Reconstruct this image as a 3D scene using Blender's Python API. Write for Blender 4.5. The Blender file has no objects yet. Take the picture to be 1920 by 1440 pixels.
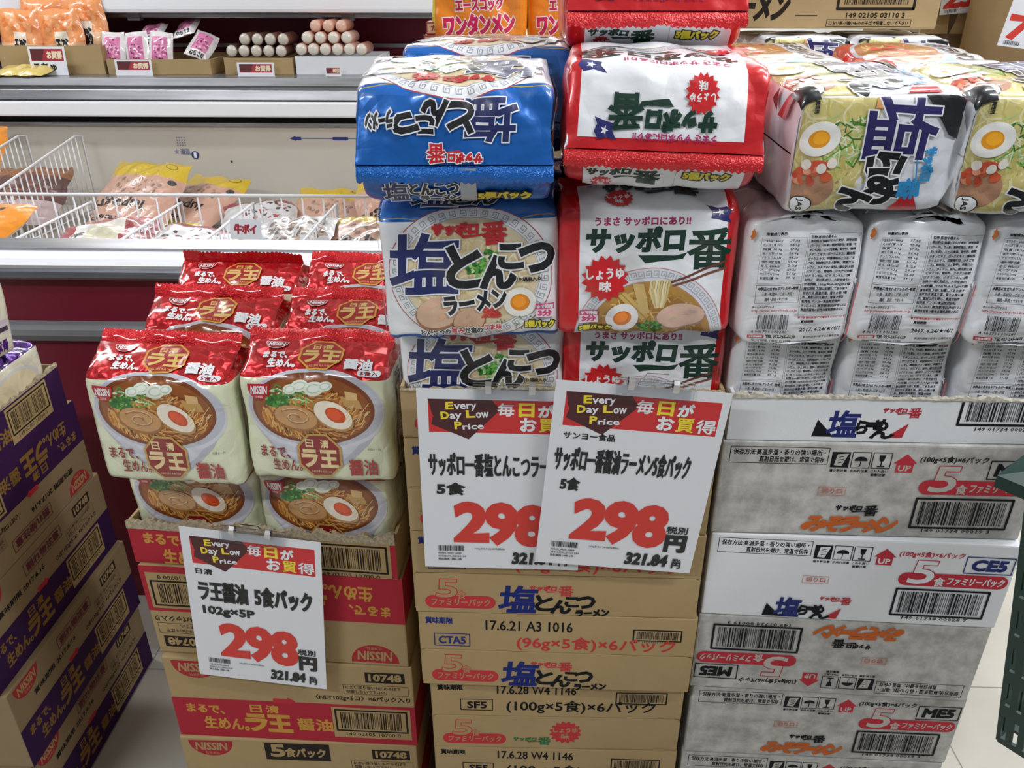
import bpy, bmesh, math, random
import numpy as np
from mathutils import Vector, Matrix, Euler
from mathutils.geometry import tessellate_polygon

S = bpy.context.scene
COL = S.collection
R = math.radians

# ------------------------------------------------------------------ camera, world, lights, exposure
cam = bpy.data.cameras.new('camera')
cam.sensor_width = 36.0
cam.lens = 1490.0 / 1920.0 * 36.0
cam.clip_start = 0.02
cam_o = bpy.data.objects.new('camera', cam)
cam_o.location = (0, 0, 1.45)
cam_o.rotation_euler = (R(90 - 26.8), 0, R(1.6))
COL.objects.link(cam_o)
S.camera = cam_o
S.view_settings.view_transform = 'Standard'
S.view_settings.look = 'None'
S.view_settings.gamma = 1
S.view_settings.use_curve_mapping = False
S.view_settings.exposure = 0.18

world = bpy.data.worlds.new('world')
S.world = world
world.use_nodes = True
wb = world.node_tree.nodes['Background']
wb.inputs[0].default_value = (0.86, 0.93, 1.0, 1)
wb.inputs[1].default_value = 0.15

def area(name, loc, sx, sy, power, rot=(0, 0, 0), col=(0.95, 0.98, 1.0)):
    l = bpy.data.lights.new(name, 'AREA')
    l.shape = 'RECTANGLE'; l.size = sx; l.size_y = sy; l.energy = power; l.color = col
    o = bpy.data.objects.new(name, l); o.location = loc; o.rotation_euler = rot
    COL.objects.link(o); return o
# fluorescent strips under the shop ceiling, running along the aisle and behind the freezer
for x, y, sx, sy, pw in ((-1.9, -0.7, 1.4, 0.14, 46), (1.5, 0.0, 1.1, 0.12, 34), (-2.4, 1.9, 1.3, 0.12, 30), (1.2, 1.25, 1.3, 0.12, 24), (2.3, 1.1, 0.12, 2.2, 34), (-1.6, 4.6, 2.2, 0.4, 70), (1.4, 4.6, 2.4, 0.5, 120), (-1.6, 7.4, 2.4, 0.5, 90), (1.4, 7.4, 2.6, 0.6, 150)):
    area('ceiling_strip_light', (x, y, 2.85), sx, sy, pw)

# ------------------------------------------------------------------ colours and materials
def hexc(h, g=1.0):
    h = h.lstrip('#')
    out = []
    for i in (0, 2, 4):
        c = int(h[i:i + 2], 16) / 255.0
        c = c / 12.92 if c <= 0.04045 else ((c + 0.055) / 1.055) ** 2.4
        out.append(min(1.0, c * g))
    return tuple(out)

def new_mat(name):
    m = bpy.data.materials.new(name); m.use_nodes = True
    return m, m.node_tree, m.node_tree.nodes['Principled BSDF']

def bump(nt, bs, scale, strength, dist, detail=3.0, kind='noise', prev=None):
    tc = nt.nodes.new('ShaderNodeTexCoord')
    if kind == 'noise':
        t = nt.nodes.new('ShaderNodeTexNoise'); t.inputs['Scale'].default_value = scale; t.inputs['Detail'].default_value = detail; out = t.outputs[0]
    else:
        t = nt.nodes.new('ShaderNodeTexVoronoi'); t.feature = 'DISTANCE_TO_EDGE' if kind == 'edge' else 'F1'
        t.inputs['Scale'].default_value = scale; out = t.outputs['Distance']
    if kind == 'edge':   # bend the crease pattern so folds are not straight cells
        w = nt.nodes.new('ShaderNodeTexNoise'); w.inputs['Scale'].default_value = scale * .6; nt.links.new(tc.outputs['Object'], w.inputs['Vector'])
        mm = nt.nodes.new('ShaderNodeMix'); mm.data_type = 'RGBA'; mm.blend_type = 'LINEAR_LIGHT'; mm.inputs[0].default_value = 0.03
        nt.links.new(tc.outputs['Object'], mm.inputs[6]); nt.links.new(w.outputs['Color'], mm.inputs[7]); nt.links.new(mm.outputs[2], t.inputs['Vector'])
    else: nt.links.new(tc.outputs['Object'], t.inputs['Vector'])
    b = nt.nodes.new('ShaderNodeBump'); b.inputs['Strength'].default_value = strength; b.inputs['Distance'].default_value = dist
    nt.links.new(out, b.inputs['Height'])
    if prev: nt.links.new(prev.outputs[0], b.inputs['Normal'])
    nt.links.new(b.outputs[0], bs.inputs['Normal'])
    return b

MATS = {}
def film_mat(name, rough, coat, bumps, foil_only=False):
    m, nt, bs = new_mat(name)
    a = nt.nodes.new('ShaderNodeAttribute'); a.attribute_name = 'Col'
    nt.links.new(a.outputs['Color'], bs.inputs['Base Color'])
    nt.links.new(a.outputs['Alpha'], bs.inputs['Metallic'])
    bs.inputs['Roughness'].default_value = rough
    bs.inputs['Coat Weight'].default_value = coat
    bs.inputs['Coat Roughness'].default_value = 0.09
    prev = None
    for b in bumps:
        prev = bump(nt, bs, *b, prev=prev)
        if foil_only:   # metallised foil crumples, the plain film below it stays smoother
            mr = nt.nodes.new('ShaderNodeMapRange'); mr.inputs['From Max'].default_value = 0.45; mr.inputs['To Min'].default_value = b[1] * 0.22; mr.inputs['To Max'].default_value = b[1]
            nt.links.new(a.outputs['Alpha'], mr.inputs['Value']); nt.links.new(mr.outputs[0], prev.inputs['Strength'])
    MATS[name] = m
    return m
film_mat('printed_film', 0.34, 0.8, [(20, 0.7, 0.012, 2.0), (15, 0.5, 0.009, 0.0, 'edge'), (75, 0.25, 0.0025, 2.0)])
film_mat('shiny_foil', 0.26, 1.0, [(30, 0.9, 0.008, 2.5), (16, 0.5, 0.006, 0.0, 'edge'), (110, 0.35, 0.002, 2.0)])
film_mat('print_ink', 0.7, 0.0, [(420, 0.12, 0.001, 2.0)]).node_tree.nodes['Principled BSDF'].inputs['Specular IOR Level'].default_value = 0.15
film_mat('paper_ink', 0.5, 0.12, [(40, 0.05, 0.002, 2.0)])

def board_mat(name, c1, c2, scale, contrast, rough=0.8, fiber=True):
    m, nt, bs = new_mat(name)
    tc = nt.nodes.new('ShaderNodeTexCoord')
    n = nt.nodes.new('ShaderNodeTexNoise'); n.inputs['Scale'].default_value = scale; n.inputs['Detail'].default_value = 6; n.inputs['Roughness'].default_value = 0.65
    nt.links.new(tc.outputs['Object'], n.inputs['Vector'])
    r = nt.nodes.new('ShaderNodeValToRGB')
    r.color_ramp.elements[0].position = 0.5 - contrast; r.color_ramp.elements[1].position = 0.5 + contrast
    r.color_ramp.elements[0].color = (*c1, 1); r.color_ramp.elements[1].color = (*c2, 1)
    nt.links.new(n.outputs[0], r.inputs[0]); nt.links.new(r.outputs[0], bs.inputs['Base Color'])
    bs.inputs['Roughness'].default_value = rough
    bump(nt, bs, 300, 0.12, 0.001, 3.0)
    MATS[name] = m
    return m
board_mat('kraft', hexc('#a38a61'), hexc('#b0966b'), 9, 0.25)
board_mat('kraft_dark', hexc('#8a7658'), hexc('#96805f'), 9, 0.25)
board_mat('white_board', hexc('#d9dbe0'), hexc('#e4e6ea'), 12, 0.3, 0.6)
board_mat('grey_board', hexc('#9c9a96'), hexc('#c6c4c0'), 30, 0.13)
board_mat('torn_board', hexc('#8f816a'), hexc('#b7a98f'), 240, 0.12, 0.9)
board_mat('pale_torn_board', hexc('#a9a08c'), hexc('#d6d0c2'), 220, 0.12, 0.9)

def flat_mat(name, c, rough=0.5, metal=0.0, spec=0.5, noise=None):
    m, nt, bs = new_mat(name)
    if noise:
        tc = nt.nodes.new('ShaderNodeTexCoord')
        n = nt.nodes.new('ShaderNodeTexNoise'); n.inputs['Scale'].default_value = noise[0]; n.inputs['Detail'].default_value = 5
        mp = nt.nodes.new('ShaderNodeMapping'); mp.inputs['Scale'].default_value = noise[2] if len(noise) > 2 else (1, 1, 1)
        nt.links.new(tc.outputs['Object'], mp.inputs[0]); nt.links.new(mp.outputs[0], n.inputs['Vector'])
        r = nt.nodes.new('ShaderNodeValToRGB')
        r.color_ramp.elements[0].position = 0.3; r.color_ramp.elements[1].position = 0.7
        r.color_ramp.elements[0].color = (*[x * (1 - noise[1]) for x in c], 1); r.color_ramp.elements[1].color = (*c, 1)
        nt.links.new(n.outputs[0], r.inputs[0]); nt.links.new(r.outputs[0], bs.inputs['Base Color'])
    else:
        n = nt.nodes.new('ShaderNodeRGB'); n.outputs[0].default_value = (*c, 1)
        nt.links.new(n.outputs[0], bs.inputs['Base Color'])
    bs.inputs['Roughness'].default_value = rough; bs.inputs['Metallic'].default_value = metal
    bs.inputs['Specular IOR Level'].default_value = spec
    MATS[name] = m
    return m
flat_mat('freezer_red', hexc('#781a30'), 0.4, 0, 0.4, (3, 0.12))
flat_mat('freezer_white', hexc('#e4e4e2'), 0.35, 0, 0.5, (5, 0.05))
flat_mat('freezer_liner', hexc('#cfc8be'), 0.5, 0, 0.4, (2.5, 0.1))
flat_mat('canopy_white', hexc('#f4f6fb'), 0.3, 0, 0.5, (4, 0.03))
flat_mat('brushed_steel', hexc('#b4b5ba'), 0.32, 0.85, 0.5, (7, 0.35, (0.6, 6, 9)))
flat_mat('grey_bumper', hexc('#8a8d92'), 0.45, 0.1, 0.4, (6, 0.15))
flat_mat('dark_gap', hexc('#2b2926'), 0.6)
flat_mat('white_wire', hexc('#e8e9ee'), 0.35)
flat_mat('basket_green', hexc('#0e3029'), 0.42, 0, 0.45, (20, 0.15))
flat_mat('spring_steel', hexc('#cfd0d4'), 0.16, 1.0)
flat_mat('wall_paint', hexc('#cfcdc8'), 0.7, 0, 0.3, (3, 0.06))
flat_mat('ceiling_paint', hexc('#dedede'), 0.8, 0, 0.2, (3, 0.04))

m, nt, bs = new_mat('clear_plastic')
bs.inputs['Base Color'].default_value = (0.93, 0.95, 0.97, 1); bs.inputs['Roughness'].default_value = 0.08
bs.inputs['IOR'].default_value = 1.2; bs.inputs['Transmission Weight'].default_value = 1.0
bump(nt, bs, 60, 0.05, 0.002); MATS['clear_plastic'] = m

m, nt, bs = new_mat('vinyl_floor')
tc = nt.nodes.new('ShaderNodeTexCoord')
br = nt.nodes.new('ShaderNodeTexBrick'); br.offset = 0.0
br.inputs['Scale'].default_value = 1.0; br.inputs['Brick Width'].default_value = 0.45; br.inputs['Row Height'].default_value = 0.45
br.inputs['Mortar Size'].default_value = 0.0016
br.inputs['Color1'].default_value = (*hexc('#cdc8bd'), 1); br.inputs['Color2'].default_value = (*hexc('#c6c1b6'), 1); br.inputs['Mortar'].default_value = (*hexc('#8d887e'), 1)
nt.links.new(tc.outputs['Object'], br.inputs['Vector'])
nz = nt.nodes.new('ShaderNodeTexNoise'); nz.inputs['Scale'].default_value = 5; nz.inputs['Detail'].default_value = 6
nt.links.new(tc.outputs['Object'], nz.inputs['Vector'])
mx = nt.nodes.new('ShaderNodeMix'); mx.data_type = 'RGBA'; mx.blend_type = 'MULTIPLY'; mx.inputs[0].default_value = 0.35
nt.links.new(br.outputs[0], mx.inputs[6]); nt.links.new(nz.outputs[0], mx.inputs[7]); nt.links.new(mx.outputs[2], bs.inputs['Base Color'])
bs.inputs['Roughness'].default_value = 0.35; MATS['vinyl_floor'] = m

# ------------------------------------------------------------------ flat artwork, in millimetres
GLY = {}
def glyphs(s, res=3):
    """filled outline of a line of text, unit size, and its boundary edges"""
    if (s, res) in GLY: return GLY[s, res]
    c = bpy.data.curves.new('lettering', 'FONT'); c.body = s; c.resolution_u = res
    o = bpy.data.objects.new('lettering', c); COL.objects.link(o)
    e = o.evaluated_get(bpy.context.evaluated_depsgraph_get()); me = e.to_mesh()
    n = len(me.vertices); v = np.zeros(n * 3); me.vertices.foreach_get('co', v); v = v.reshape(-1, 3)[:, :2].copy()
    me.calc_loop_triangles(); t = np.zeros(len(me.loop_triangles) * 3, int); me.loop_triangles.foreach_get('vertices', t); t = t.reshape(-1, 3)
    e1, e2 = v[t[:, 1]] - v[t[:, 0]], v[t[:, 2]] - v[t[:, 0]]; neg = e1[:, 0] * e2[:, 1] - e1[:, 1] * e2[:, 0] < 0
    t[neg] = t[neg][:, ::-1]
    de = np.concatenate([t[:, [0, 1]], t[:, [1, 2]], t[:, [2, 0]]]); have = set(map(tuple, de.tolist()))
    ed = np.array([q for q in have if (q[1], q[0]) not in have], int).reshape(-1, 2)
    e.to_mesh_clear(); bpy.data.objects.remove(o); bpy.data.curves.remove(c)
    lo, hi = v.min(0), v.max(0)
    v = (v - lo) / (hi - lo)
    GLY[s, res] = (v, t, ed, (hi - lo)[0] / (hi - lo)[1])
    return GLY[s, res]

class Art:
    """a stack of flat coloured triangles; top=H makes y run downwards from the top edge"""
    def __init__(self, top=None):
        self.T = []; self.top = top; self.lv = 0; self.hold = None
    def _y(self, y): return self.top - y if self.top is not None else y
    def tris(self, t, c, m=0.0, sub=None):
        t = np.asarray(t, float).reshape(-1, 3, 2)
        if not len(t): return
        s = np.zeros(len(t)) if sub is None else np.asarray(sub, float)
        if self.hold is None: lv = self.lv + s; self.lv += 1
        else: lv = self.lv + (self.hold % 12) * 0.25 + s / 12; self.hold += 1
        self.T.append((t, c if not isinstance(c, str) else hexc(c), m, lv))
    def group(self, on):
        """many small strokes share one ink layer"""
        if on: self.hold = 0
        else: self.hold = None; self.lv += 3
    def poly(self, pts, c, m=0.0):
        p = [(x, self._y(y)) for x, y in pts]
        ix = tessellate_polygon([[Vector((x, y, 0)) for x, y in p]])
        self.tris([[p[i] for i in f] for f in ix], c, m)
    def rect(self, x0, y0, x1, y1, c, m=0.0): self.poly([(x0, y0), (x1, y0), (x1, y1), (x0, y1)], c, m)
    def ell(self, cx, cy, rx, ry, c, rot=0, n=28, m=0.0):
        cy = self._y(cy); a = np.linspace(0, 2 * math.pi, n, endpoint=False); r = R(rot)
        x = rx * np.cos(a); y = ry * np.sin(a)
        p = np.stack([cx + x * math.cos(r) - y * math.sin(r), cy + x * math.sin(r) + y * math.cos(r)], 1)
        q = np.roll(p, -1, 0); o = np.tile([cx, cy], (n, 1))
        self.tris(np.stack([o, p, q], 1), c, m)
    def ring(self, cx, cy, rx, ry, w, c, a0=0, a1=360, n=48):
        self.line([(cx + rx * math.cos(R(a)), cy + ry * math.sin(R(a)) * (-1 if self.top is not None else 1)) for a in np.linspace(a0, a1, n)], w, c)
    def line(self, pts, w, c, m=0.0):
        out = []
        P = [np.array((x, self._y(y)), float) for x, y in pts]
        for a, b in zip(P[:-1], P[1:]):
            d = b - a; L = np.hypot(*d)
            if L < 1e-6: continue
            d /= L; nn = np.array((-d[1], d[0])) * w / 2; e = d * w * 0.25
            A, B, C, D = a - e + nn, a - e - nn, b + e - nn, b + e + nn
            out += [[A, B, C], [A, C, D]]
        self.tris(out, c, m, np.repeat(np.arange(len(out) // 2) % 3, 2) * 0.25)
    def frame(self, x0, y0, x1, y1, w, c):
        self.line([(x0, y0), (x1, y0), (x1, y1), (x0, y1), (x0, y0), (x1, y0)], w, c)
    def pill(self, x0, y0, x1, y1, c):
        r = abs(y1 - y0) / 2; cy = (y0 + y1) / 2
        a = np.linspace(-90, 90, 9)
        self.poly([(x1 - r + r * math.cos(R(t)), cy + r * math.sin(R(t))) for t in a] + [(x0 + r - r * math.cos(R(t)), cy - r * math.sin(R(t))) for t in a], c)
    def burst(self, cx, cy, r, c, n=16, k=0.8):
        self.poly([(cx + (r if i % 2 else r * k) * math.cos(math.pi * i / n), cy + (r if i % 2 else r * k) * math.sin(math.pi * i / n)) for i in range(2 * n)], c)
    def barcode(self, x0, y0, x1, y1, c, seed=1, frame=0, n=46):
        rnd = random.Random(seed); x = x0 + frame * 2.2; self.group(True) if self.hold is None else None
        xe = x1 - frame * 2.2; ya, yb = (y0 + frame * 1.4, y1 - frame * 1.4)
        w = (xe - x) / n / 2
        while x < xe:
            b = w * rnd.choice([0.7, 0.7, 1.3, 2.0])
            self.rect(x, ya, min(xe, x + b), yb, c); x += b + w * rnd.choice([0.7, 1.0, 1.7])
        self.group(False)
        if frame: self.frame(x0, y0, x1, y1, frame, c)
    def text(self, s, x0, y0, x1, y1, c, b=0.0, ol=None, rot=0.0, shear=0.0, m=0.0):
        """fit the line s into the box; x1 None keeps the letters' own width; b thickens, ol=(colour, extra) outlines"""
        ya, yb = sorted((self._y(y0), self._y(y1)))
        h = yb - ya
        v, t, ed, asp = glyphs(s, 1 if h < 7 else 2 if h < 22 else 3)
        if x1 is None: x1 = x0 + h * asp
        p = v * np.array([(x1 - x0), h])
        p[:, 0] += shear * p[:, 1] - shear * h / 2
        if rot:
            cx, cy = (x1 - x0) / 2, h / 2; r = R(rot); q = p - [cx, cy]
            p = np.stack([q[:, 0] * math.cos(r) - q[:, 1] * math.sin(r) + cx, q[:, 0] * math.sin(r) + q[:, 1] * math.cos(r) + cy], 1)
        p = p + [x0, ya]
        a, d = p[ed[:, 0]], p[ed[:, 1]] - p[ed[:, 0]]
        nn = np.stack([d[:, 1], -d[:, 0]], 1) / (np.hypot(d[:, 0], d[:, 1])[:, None] + 1e-9)
        ns = np.zeros_like(p); np.add.at(ns, ed[:, 0], nn); np.add.at(ns, ed[:, 1], nn)
        mit = ns * 2 / np.maximum((ns ** 2).sum(1, keepdims=True), 1e-6)
        ln = np.hypot(mit[:, 0], mit[:, 1])[:, None]; mit = mit * np.minimum(1, 1.45 / np.maximum(ln, 1e-6))
        lv = (np.arange(len(t)) % 4) * 0.25
        if ol: self.tris((p + mit * (b + ol[1]))[t], ol[0], 0.0, lv)   # the letters grown outwards
        self.tris((p + mit * b)[t], c, m, lv if b > 1.5 else None)
    def add(self, other, a=1, bx=0, d=1, ey=0, swap=False):
        """place another drawing: x' = a*x+bx, y' = d*y+ey"""
        for t, c, m, sb in other.T:
            q = t * np.array([a, d]) + np.array([bx, ey])
            self.T.append((q, c, m, sb + self.lv))
        self.lv += other.lv
        return self
    def clip(self, x0, y0, x1, y1):
        out = []
        for t, c, m, sb in self.T:
            for ax, val, sgn in ((0, x0, 1), (0, x1, -1), (1, y0, 1), (1, y1, -1)):
                t, sb = keep(t, ax, val, sgn, sb)
            if len(t): out.append((t, c, m, sb))
        self.T = out; return self

def split(t, s):
    """cut triangles t (n,3,2) by the zero line of the values s (n,3); all must straddle it"""
    pos = s > 0
    lone = np.where(pos.sum(1) == 1, np.argmax(pos, 1), np.argmin(pos, 1))
    i = np.arange(len(t)); a, b, c = lone, (lone + 1) % 3, (lone + 2) % 3
    A, B, C = t[i, a], t[i, b], t[i, c]; sa, sb, sc = s[i, a], s[i, b], s[i, c]
    P = A + (B - A) * (sa / (sa - sb))[:, None]; Q = A + (C - A) * (sa / (sa - sc))[:, None]
    return np.stack([A, P, Q], 1), np.stack([P, B, C], 1), np.stack([P, C, Q], 1)
def keep(t, ax, val, sgn, sb):
    if not len(t): return t, sb
    s = (t[:, :, ax] - val) * sgn
    full = (s >= -1e-9).all(1); none = (s <= 1e-9).all(1) & ~full; mid = ~full & ~none
    res = [t[full]]; rs = [sb[full]]
    if mid.any():
        sm = np.where(np.abs(s[mid]) < 1e-9, 1e-9, s[mid])
        for q in split(t[mid], sm):
            ok = ((q[:, :, ax] - val) * sgn).mean(1) > 0
            res.append(q[ok]); rs.append(sb[mid][ok])
    return np.concatenate(res), np.concatenate(rs)
def cut_grid(t, idx):
    """cut triangles (grid-cell units) at every integer line of x, y and x+y; idx rides along"""
    for fn in (lambda q: q[:, :, 0], lambda q: q[:, :, 1], lambda q: q.sum(2)):
        done_t, done_i = [], []
        for _ in range(14):
            if not len(t): break
            f = fn(t); lo, hi = f.min(1), f.max(1)
            k = np.round((lo + hi) / 2)
            k = np.where((k > lo + 1e-4) & (k < hi - 1e-4), k, np.where(np.ceil(lo + 1e-4) < hi - 1e-4, np.ceil(lo + 1e-4), np.nan))
            ok = np.isnan(k)
            done_t.append(t[ok]); done_i.append(idx[ok])
            t, idx, k = t[~ok], idx[~ok], k[~ok]
            if not len(t): break
            s = fn(t) - k[:, None]; s = np.where(np.abs(s) < 1e-7, 1e-7, s)
            a, b, c = split(t, s); t = np.concatenate([a, b, c]); idx = np.concatenate([idx, idx, idx])
        t = np.concatenate(done_t + [t]); idx = np.concatenate(done_i + [idx])
    e1 = t[:, 1] - t[:, 0]; e2 = t[:, 2] - t[:, 0]
    ok = np.abs(e1[:, 0] * e2[:, 1] - e1[:, 1] * e2[:, 0]) > 1e-5
    t, idx = t[ok], idx[ok]
    e1 = t[:, 1] - t[:, 0]; e2 = t[:, 2] - t[:, 0]
    neg = (e1[:, 0] * e2[:, 1] - e1[:, 1] * e2[:, 0]) < 0
    t[neg] = t[neg][:, ::-1]
    return t, idx

# ------------------------------------------------------------------ mesh builders
def link(name, me, parent=None, mats=()):
    o = bpy.data.objects.new(name, me); COL.objects.link(o)
    for k in mats: me.materials.append(MATS[k])
    if parent: o.parent = parent
    return o

def tag(o, label, cat, group=None):
    o['label'] = label; o['category'] = cat
    if group: o['group'] = group
    return o
def empty(name, loc=(0, 0, 0), rz=0):
    o = bpy.data.objects.new(name, None); COL.objects.link(o); o.location = loc; o.rotation_euler = (0, 0, rz); o.empty_display_size = 0.05
    return o
def struct(o):
    o['kind'] = 'structure'; return o

class MB:
    """collects faces, per-vertex ink colours and material slots, and links them as one mesh"""
    def __init__(self): self.v, self.f, self.c, self.mi, self.n = [], [], [], [], 0
    def add(self, v, f, c=(0.5, 0.5, 0.5), metal=0.0, slot=0):
        v = np.asarray(v, float); k = self.n
        self.v.append(v); self.n += len(v)
        c = np.asarray(c, float)
        if c.ndim == 1: c = np.tile(np.append(c[:3], metal), (len(v), 1))
        self.c.append(c)
        self.f += [tuple(int(i) + k for i in q) for q in f]; self.mi += [slot] * len(f)
        return self
    def box(self, x0, x1, y0, y1, z0, z1, c=(0.5,) * 3, slot=0, bev=0.0):
        if bev > 0:
            bm = bmesh.new(); bmesh.ops.create_cube(bm, size=1)
            for w in bm.verts: w.co = Vector(((x0 + x1) / 2 + w.co.x * (x1 - x0), (y0 + y1) / 2 + w.co.y * (y1 - y0), (z0 + z1) / 2 + w.co.z * (z1 - z0)))
            bmesh.ops.bevel(bm, geom=list(bm.edges), offset=bev, segments=2, profile=0.6, affect='EDGES')
            bm.verts.index_update()
            self.add([w.co[:] for w in bm.verts], [[w.index for w in f.verts] for f in bm.faces], c, 0, slot); bm.free()
            return self
        v = [(x, y, z) for x in (x0, x1) for y in (y0, y1) for z in (z0, z1)]
        self.add(v, [(0, 1, 3, 2), (4, 6, 7, 5), (0, 4, 5, 1), (2, 3, 7, 6), (0, 2, 6, 4), (1, 5, 7, 3)], c, 0, slot); return self
    def tube(self, pts, r, c=(0.5,) * 3, slot=0, n=6):
        P = [np.array(p, float) for p in pts]; V = []; F = []
        for i, p in enumerate(P):
            d = P[min(i + 1, len(P) - 1)] - P[max(i - 1, 0)]; d /= np.linalg.norm(d) + 1e-12
            a = np.cross(d, (0, 0, 1.0)) if abs(d[2]) < 0.9 else np.cross(d, (1.0, 0, 0)); a /= np.linalg.norm(a); b = np.cross(d, a)
            for k in range(n):
                t = 2 * math.pi * k / n; V.append(p + r * (a * math.cos(t) + b * math.sin(t)))
        for i in range(len(P) - 1):
            for k in range(n):
                F.append((i * n + k, i * n + (k + 1) % n, (i + 1) * n + (k + 1) % n, (i + 1) * n + k))
        F.append(tuple(range(n))[::-1]); F.append(tuple((len(P) - 1) * n + k for k in range(n)))
        self.add(V, F, c, 0, slot); return self
    def extrude_x(self, prof, x0, x1, c=(0.5,) * 3, slot=0):
        n = len(prof); V = [(x, y, z) for x in (x0, x1) for y, z in prof]
        F = [(k, (k + 1) % n, n + (k + 1) % n, n + k) for k in range(n)] + [tuple(range(n))[::-1], tuple(range(n, 2 * n))]
        self.add(V, F, c, 0, slot); return self
    def art(self, A, org, ud, vd, slot=1, eps=0.00005, step=0.000025, bend=None):
        """lay a drawing (mm) on a flat face: origin, unit vectors along x and y"""
        org, ud, vd = (np.array(q, float) for q in (org, ud, vd)); nd = np.cross(ud, vd)
        for k, (t, c, m, sb) in enumerate(A.T):
            q = t.reshape(-1, 2) / 1000.0
            e1 = t[:, 1] - t[:, 0]; e2 = t[:, 2] - t[:, 0]; neg = (e1[:, 0] * e2[:, 1] - e1[:, 1] * e2[:, 0]) < 0
            V = org + q[:, :1] * ud + q[:, 1:] * vd + nd * (eps + step * np.repeat(sb, 3))[:, None]
            if bend: V = V + nd * bend(q[:, 0], q[:, 1])[:, None]
            F = np.arange(len(q)).reshape(-1, 3); F[neg] = F[neg][:, ::-1]
            self.add(V, F, c, m, slot)
        return self
    def build(self, name, mats, parent=None, smooth=False):
        me = bpy.data.meshes.new(name)
        V = np.concatenate(self.v); me.from_pydata(V.tolist(), [], self.f)
        at = me.attributes.new('Col', 'FLOAT_COLOR', 'POINT'); at.data.foreach_set('color', np.concatenate(self.c).astype(np.float32).ravel())
        me.polygons.foreach_set('material_index', np.array(self.mi, np.int32))
        if smooth: me.polygons.foreach_set('use_smooth', np.ones(len(me.polygons), bool))
        me.update()
        return link(name, me, parent, mats)

def prep(A, su, sv, ou, ov):
    """cut a drawing to a surface grid: cell size su, sv and origin ou, ov in mm"""
    cols = np.array([(*c, m) for _, c, m, _ in A.T])
    T = np.concatenate([(t - [ou, ov]) / [su, sv] for t, _, _, _ in A.T]); lev = np.concatenate([q[3] for q in A.T])
    ci = np.concatenate([np.full(len(q[0]), k) for k, q in enumerate(A.T)])
    t, g = cut_grid(T, np.arange(len(T)))
    return t, np.stack([lev[g], ci[g]], 1), cols
def on_grid(P, N, pr, wrap, eps=0.0002, step=0.000025):
    """lift prepared triangles onto the surface grid P (nv+1, nu(+1), 3)"""
    t, idx, cols = pr
    nu = P.shape[1] - (0 if wrap else 1); nv = P.shape[0] - 1
    cen = t.mean(1); iu = np.floor(cen[:, 0]).astype(int); iv = np.floor(cen[:, 1]).astype(int)
    ok = (iv >= 0) & (iv < nv) & (True if wrap else ((iu >= 0) & (iu < nu)))
    t, idx, iu, iv = t[ok], idx[ok], iu[ok], iv[ok]
    a = t[:, :, 0] - iu[:, None]; b = t[:, :, 1] - iv[:, None]
    up = (a.mean(1) + b.mean(1)) > 1
    i0 = iu % P.shape[1]; i1 = (iu + 1) % P.shape[1]
    out = []
    for G in (P, N):
        p00, p10, p01, p11 = (G[j, i][:, None, :] for j, i in ((iv, i0), (iv, i1), (iv + 1, i0), (iv + 1, i1)))
        A_, B_ = a[:, :, None], b[:, :, None]
        lo = p00 + (p10 - p00) * A_ + (p01 - p00) * B_
        hi = p11 + (p01 - p11) * (1 - A_) + (p10 - p11) * (1 - B_)
        out.append(np.where(up[:, None, None], hi, lo))
    V, Nn = out
    Nn = Nn / (np.linalg.norm(Nn, axis=2, keepdims=True) + 1e-9)
    V = V + Nn * (eps + step * idx[:, 0])[:, None, None]
    return V.reshape(-1, 3), Nn.reshape(-1, 3), cols[np.repeat(idx[:, 1].astype(int), 3)]

def grid_normals(P, wrap):
    du = (np.roll(P, -1, 1) - np.roll(P, 1, 1)) if wrap else np.gradient(P, axis=1)
    dv = np.gradient(P, axis=0)
    n = np.cross(du, dv); return n / (np.linalg.norm(n, axis=2, keepdims=True) + 1e-12)

def surface_mesh(name, P, base_col, metal, pr, wrap, mat, extra=None, regions=None):
    """one mesh: the surface grid with its printed artwork lying on it, shaded by the grid's own normals"""
    N = grid_normals(P, wrap); nv1, nu1 = P.shape[:2]
    nu = nu1 if wrap else nu1 - 1
    V = [P.reshape(-1, 3)]; Nn = [N.reshape(-1, 3)]
    C = np.tile(np.append(base_col, metal), (nv1 * nu1, 1))
    if regions is not None: C = regions
    F = []
    jj, ii = np.meshgrid(np.arange(nv1 - 1), np.arange(nu), indexing='ij'); jj, ii = jj.ravel(), ii.ravel(); i2 = (ii + 1) % nu1
    p00, p10, p01, p11 = jj * nu1 + ii, jj * nu1 + i2, (jj + 1) * nu1 + ii, (jj + 1) * nu1 + i2
    F = [np.stack([p00, p10, p01], 1), np.stack([p11, p01, p10], 1)]
    Cs = [C]; k = nv1 * nu1
    if pr is not None:
        v, n, c = on_grid(P, N, pr, wrap); V.append(v); Nn.append(n); Cs.append(c); F.append(np.arange(len(v)).reshape(-1, 3) + k); k += len(v)
    if extra is not None:
        P2 = extra; N2 = -grid_normals(P2, wrap); V.append(P2.reshape(-1, 3)); Nn.append(N2.reshape(-1, 3)); Cs.append(np.tile(np.append(base_col, metal), (nv1 * nu1, 1)))
        F += [np.stack([p00, p01, p10], 1) + k, np.stack([p11, p10, p01], 1) + k]
    V, Nn, Cs, F = (np.concatenate(q) for q in (V, Nn, Cs, F))
    me = bpy.data.meshes.new(name); me.from_pydata(V.tolist(), [], F.tolist())
    at = me.attributes.new('Col', 'FLOAT_COLOR', 'POINT'); at.data.foreach_set('color', Cs.astype(np.float32).ravel())
    me.polygons.foreach_set('use_smooth', np.ones(len(me.polygons), bool))
    me.normals_split_custom_set_from_vertices(Nn.tolist())
    return link(name, me, None, [mat])

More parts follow.
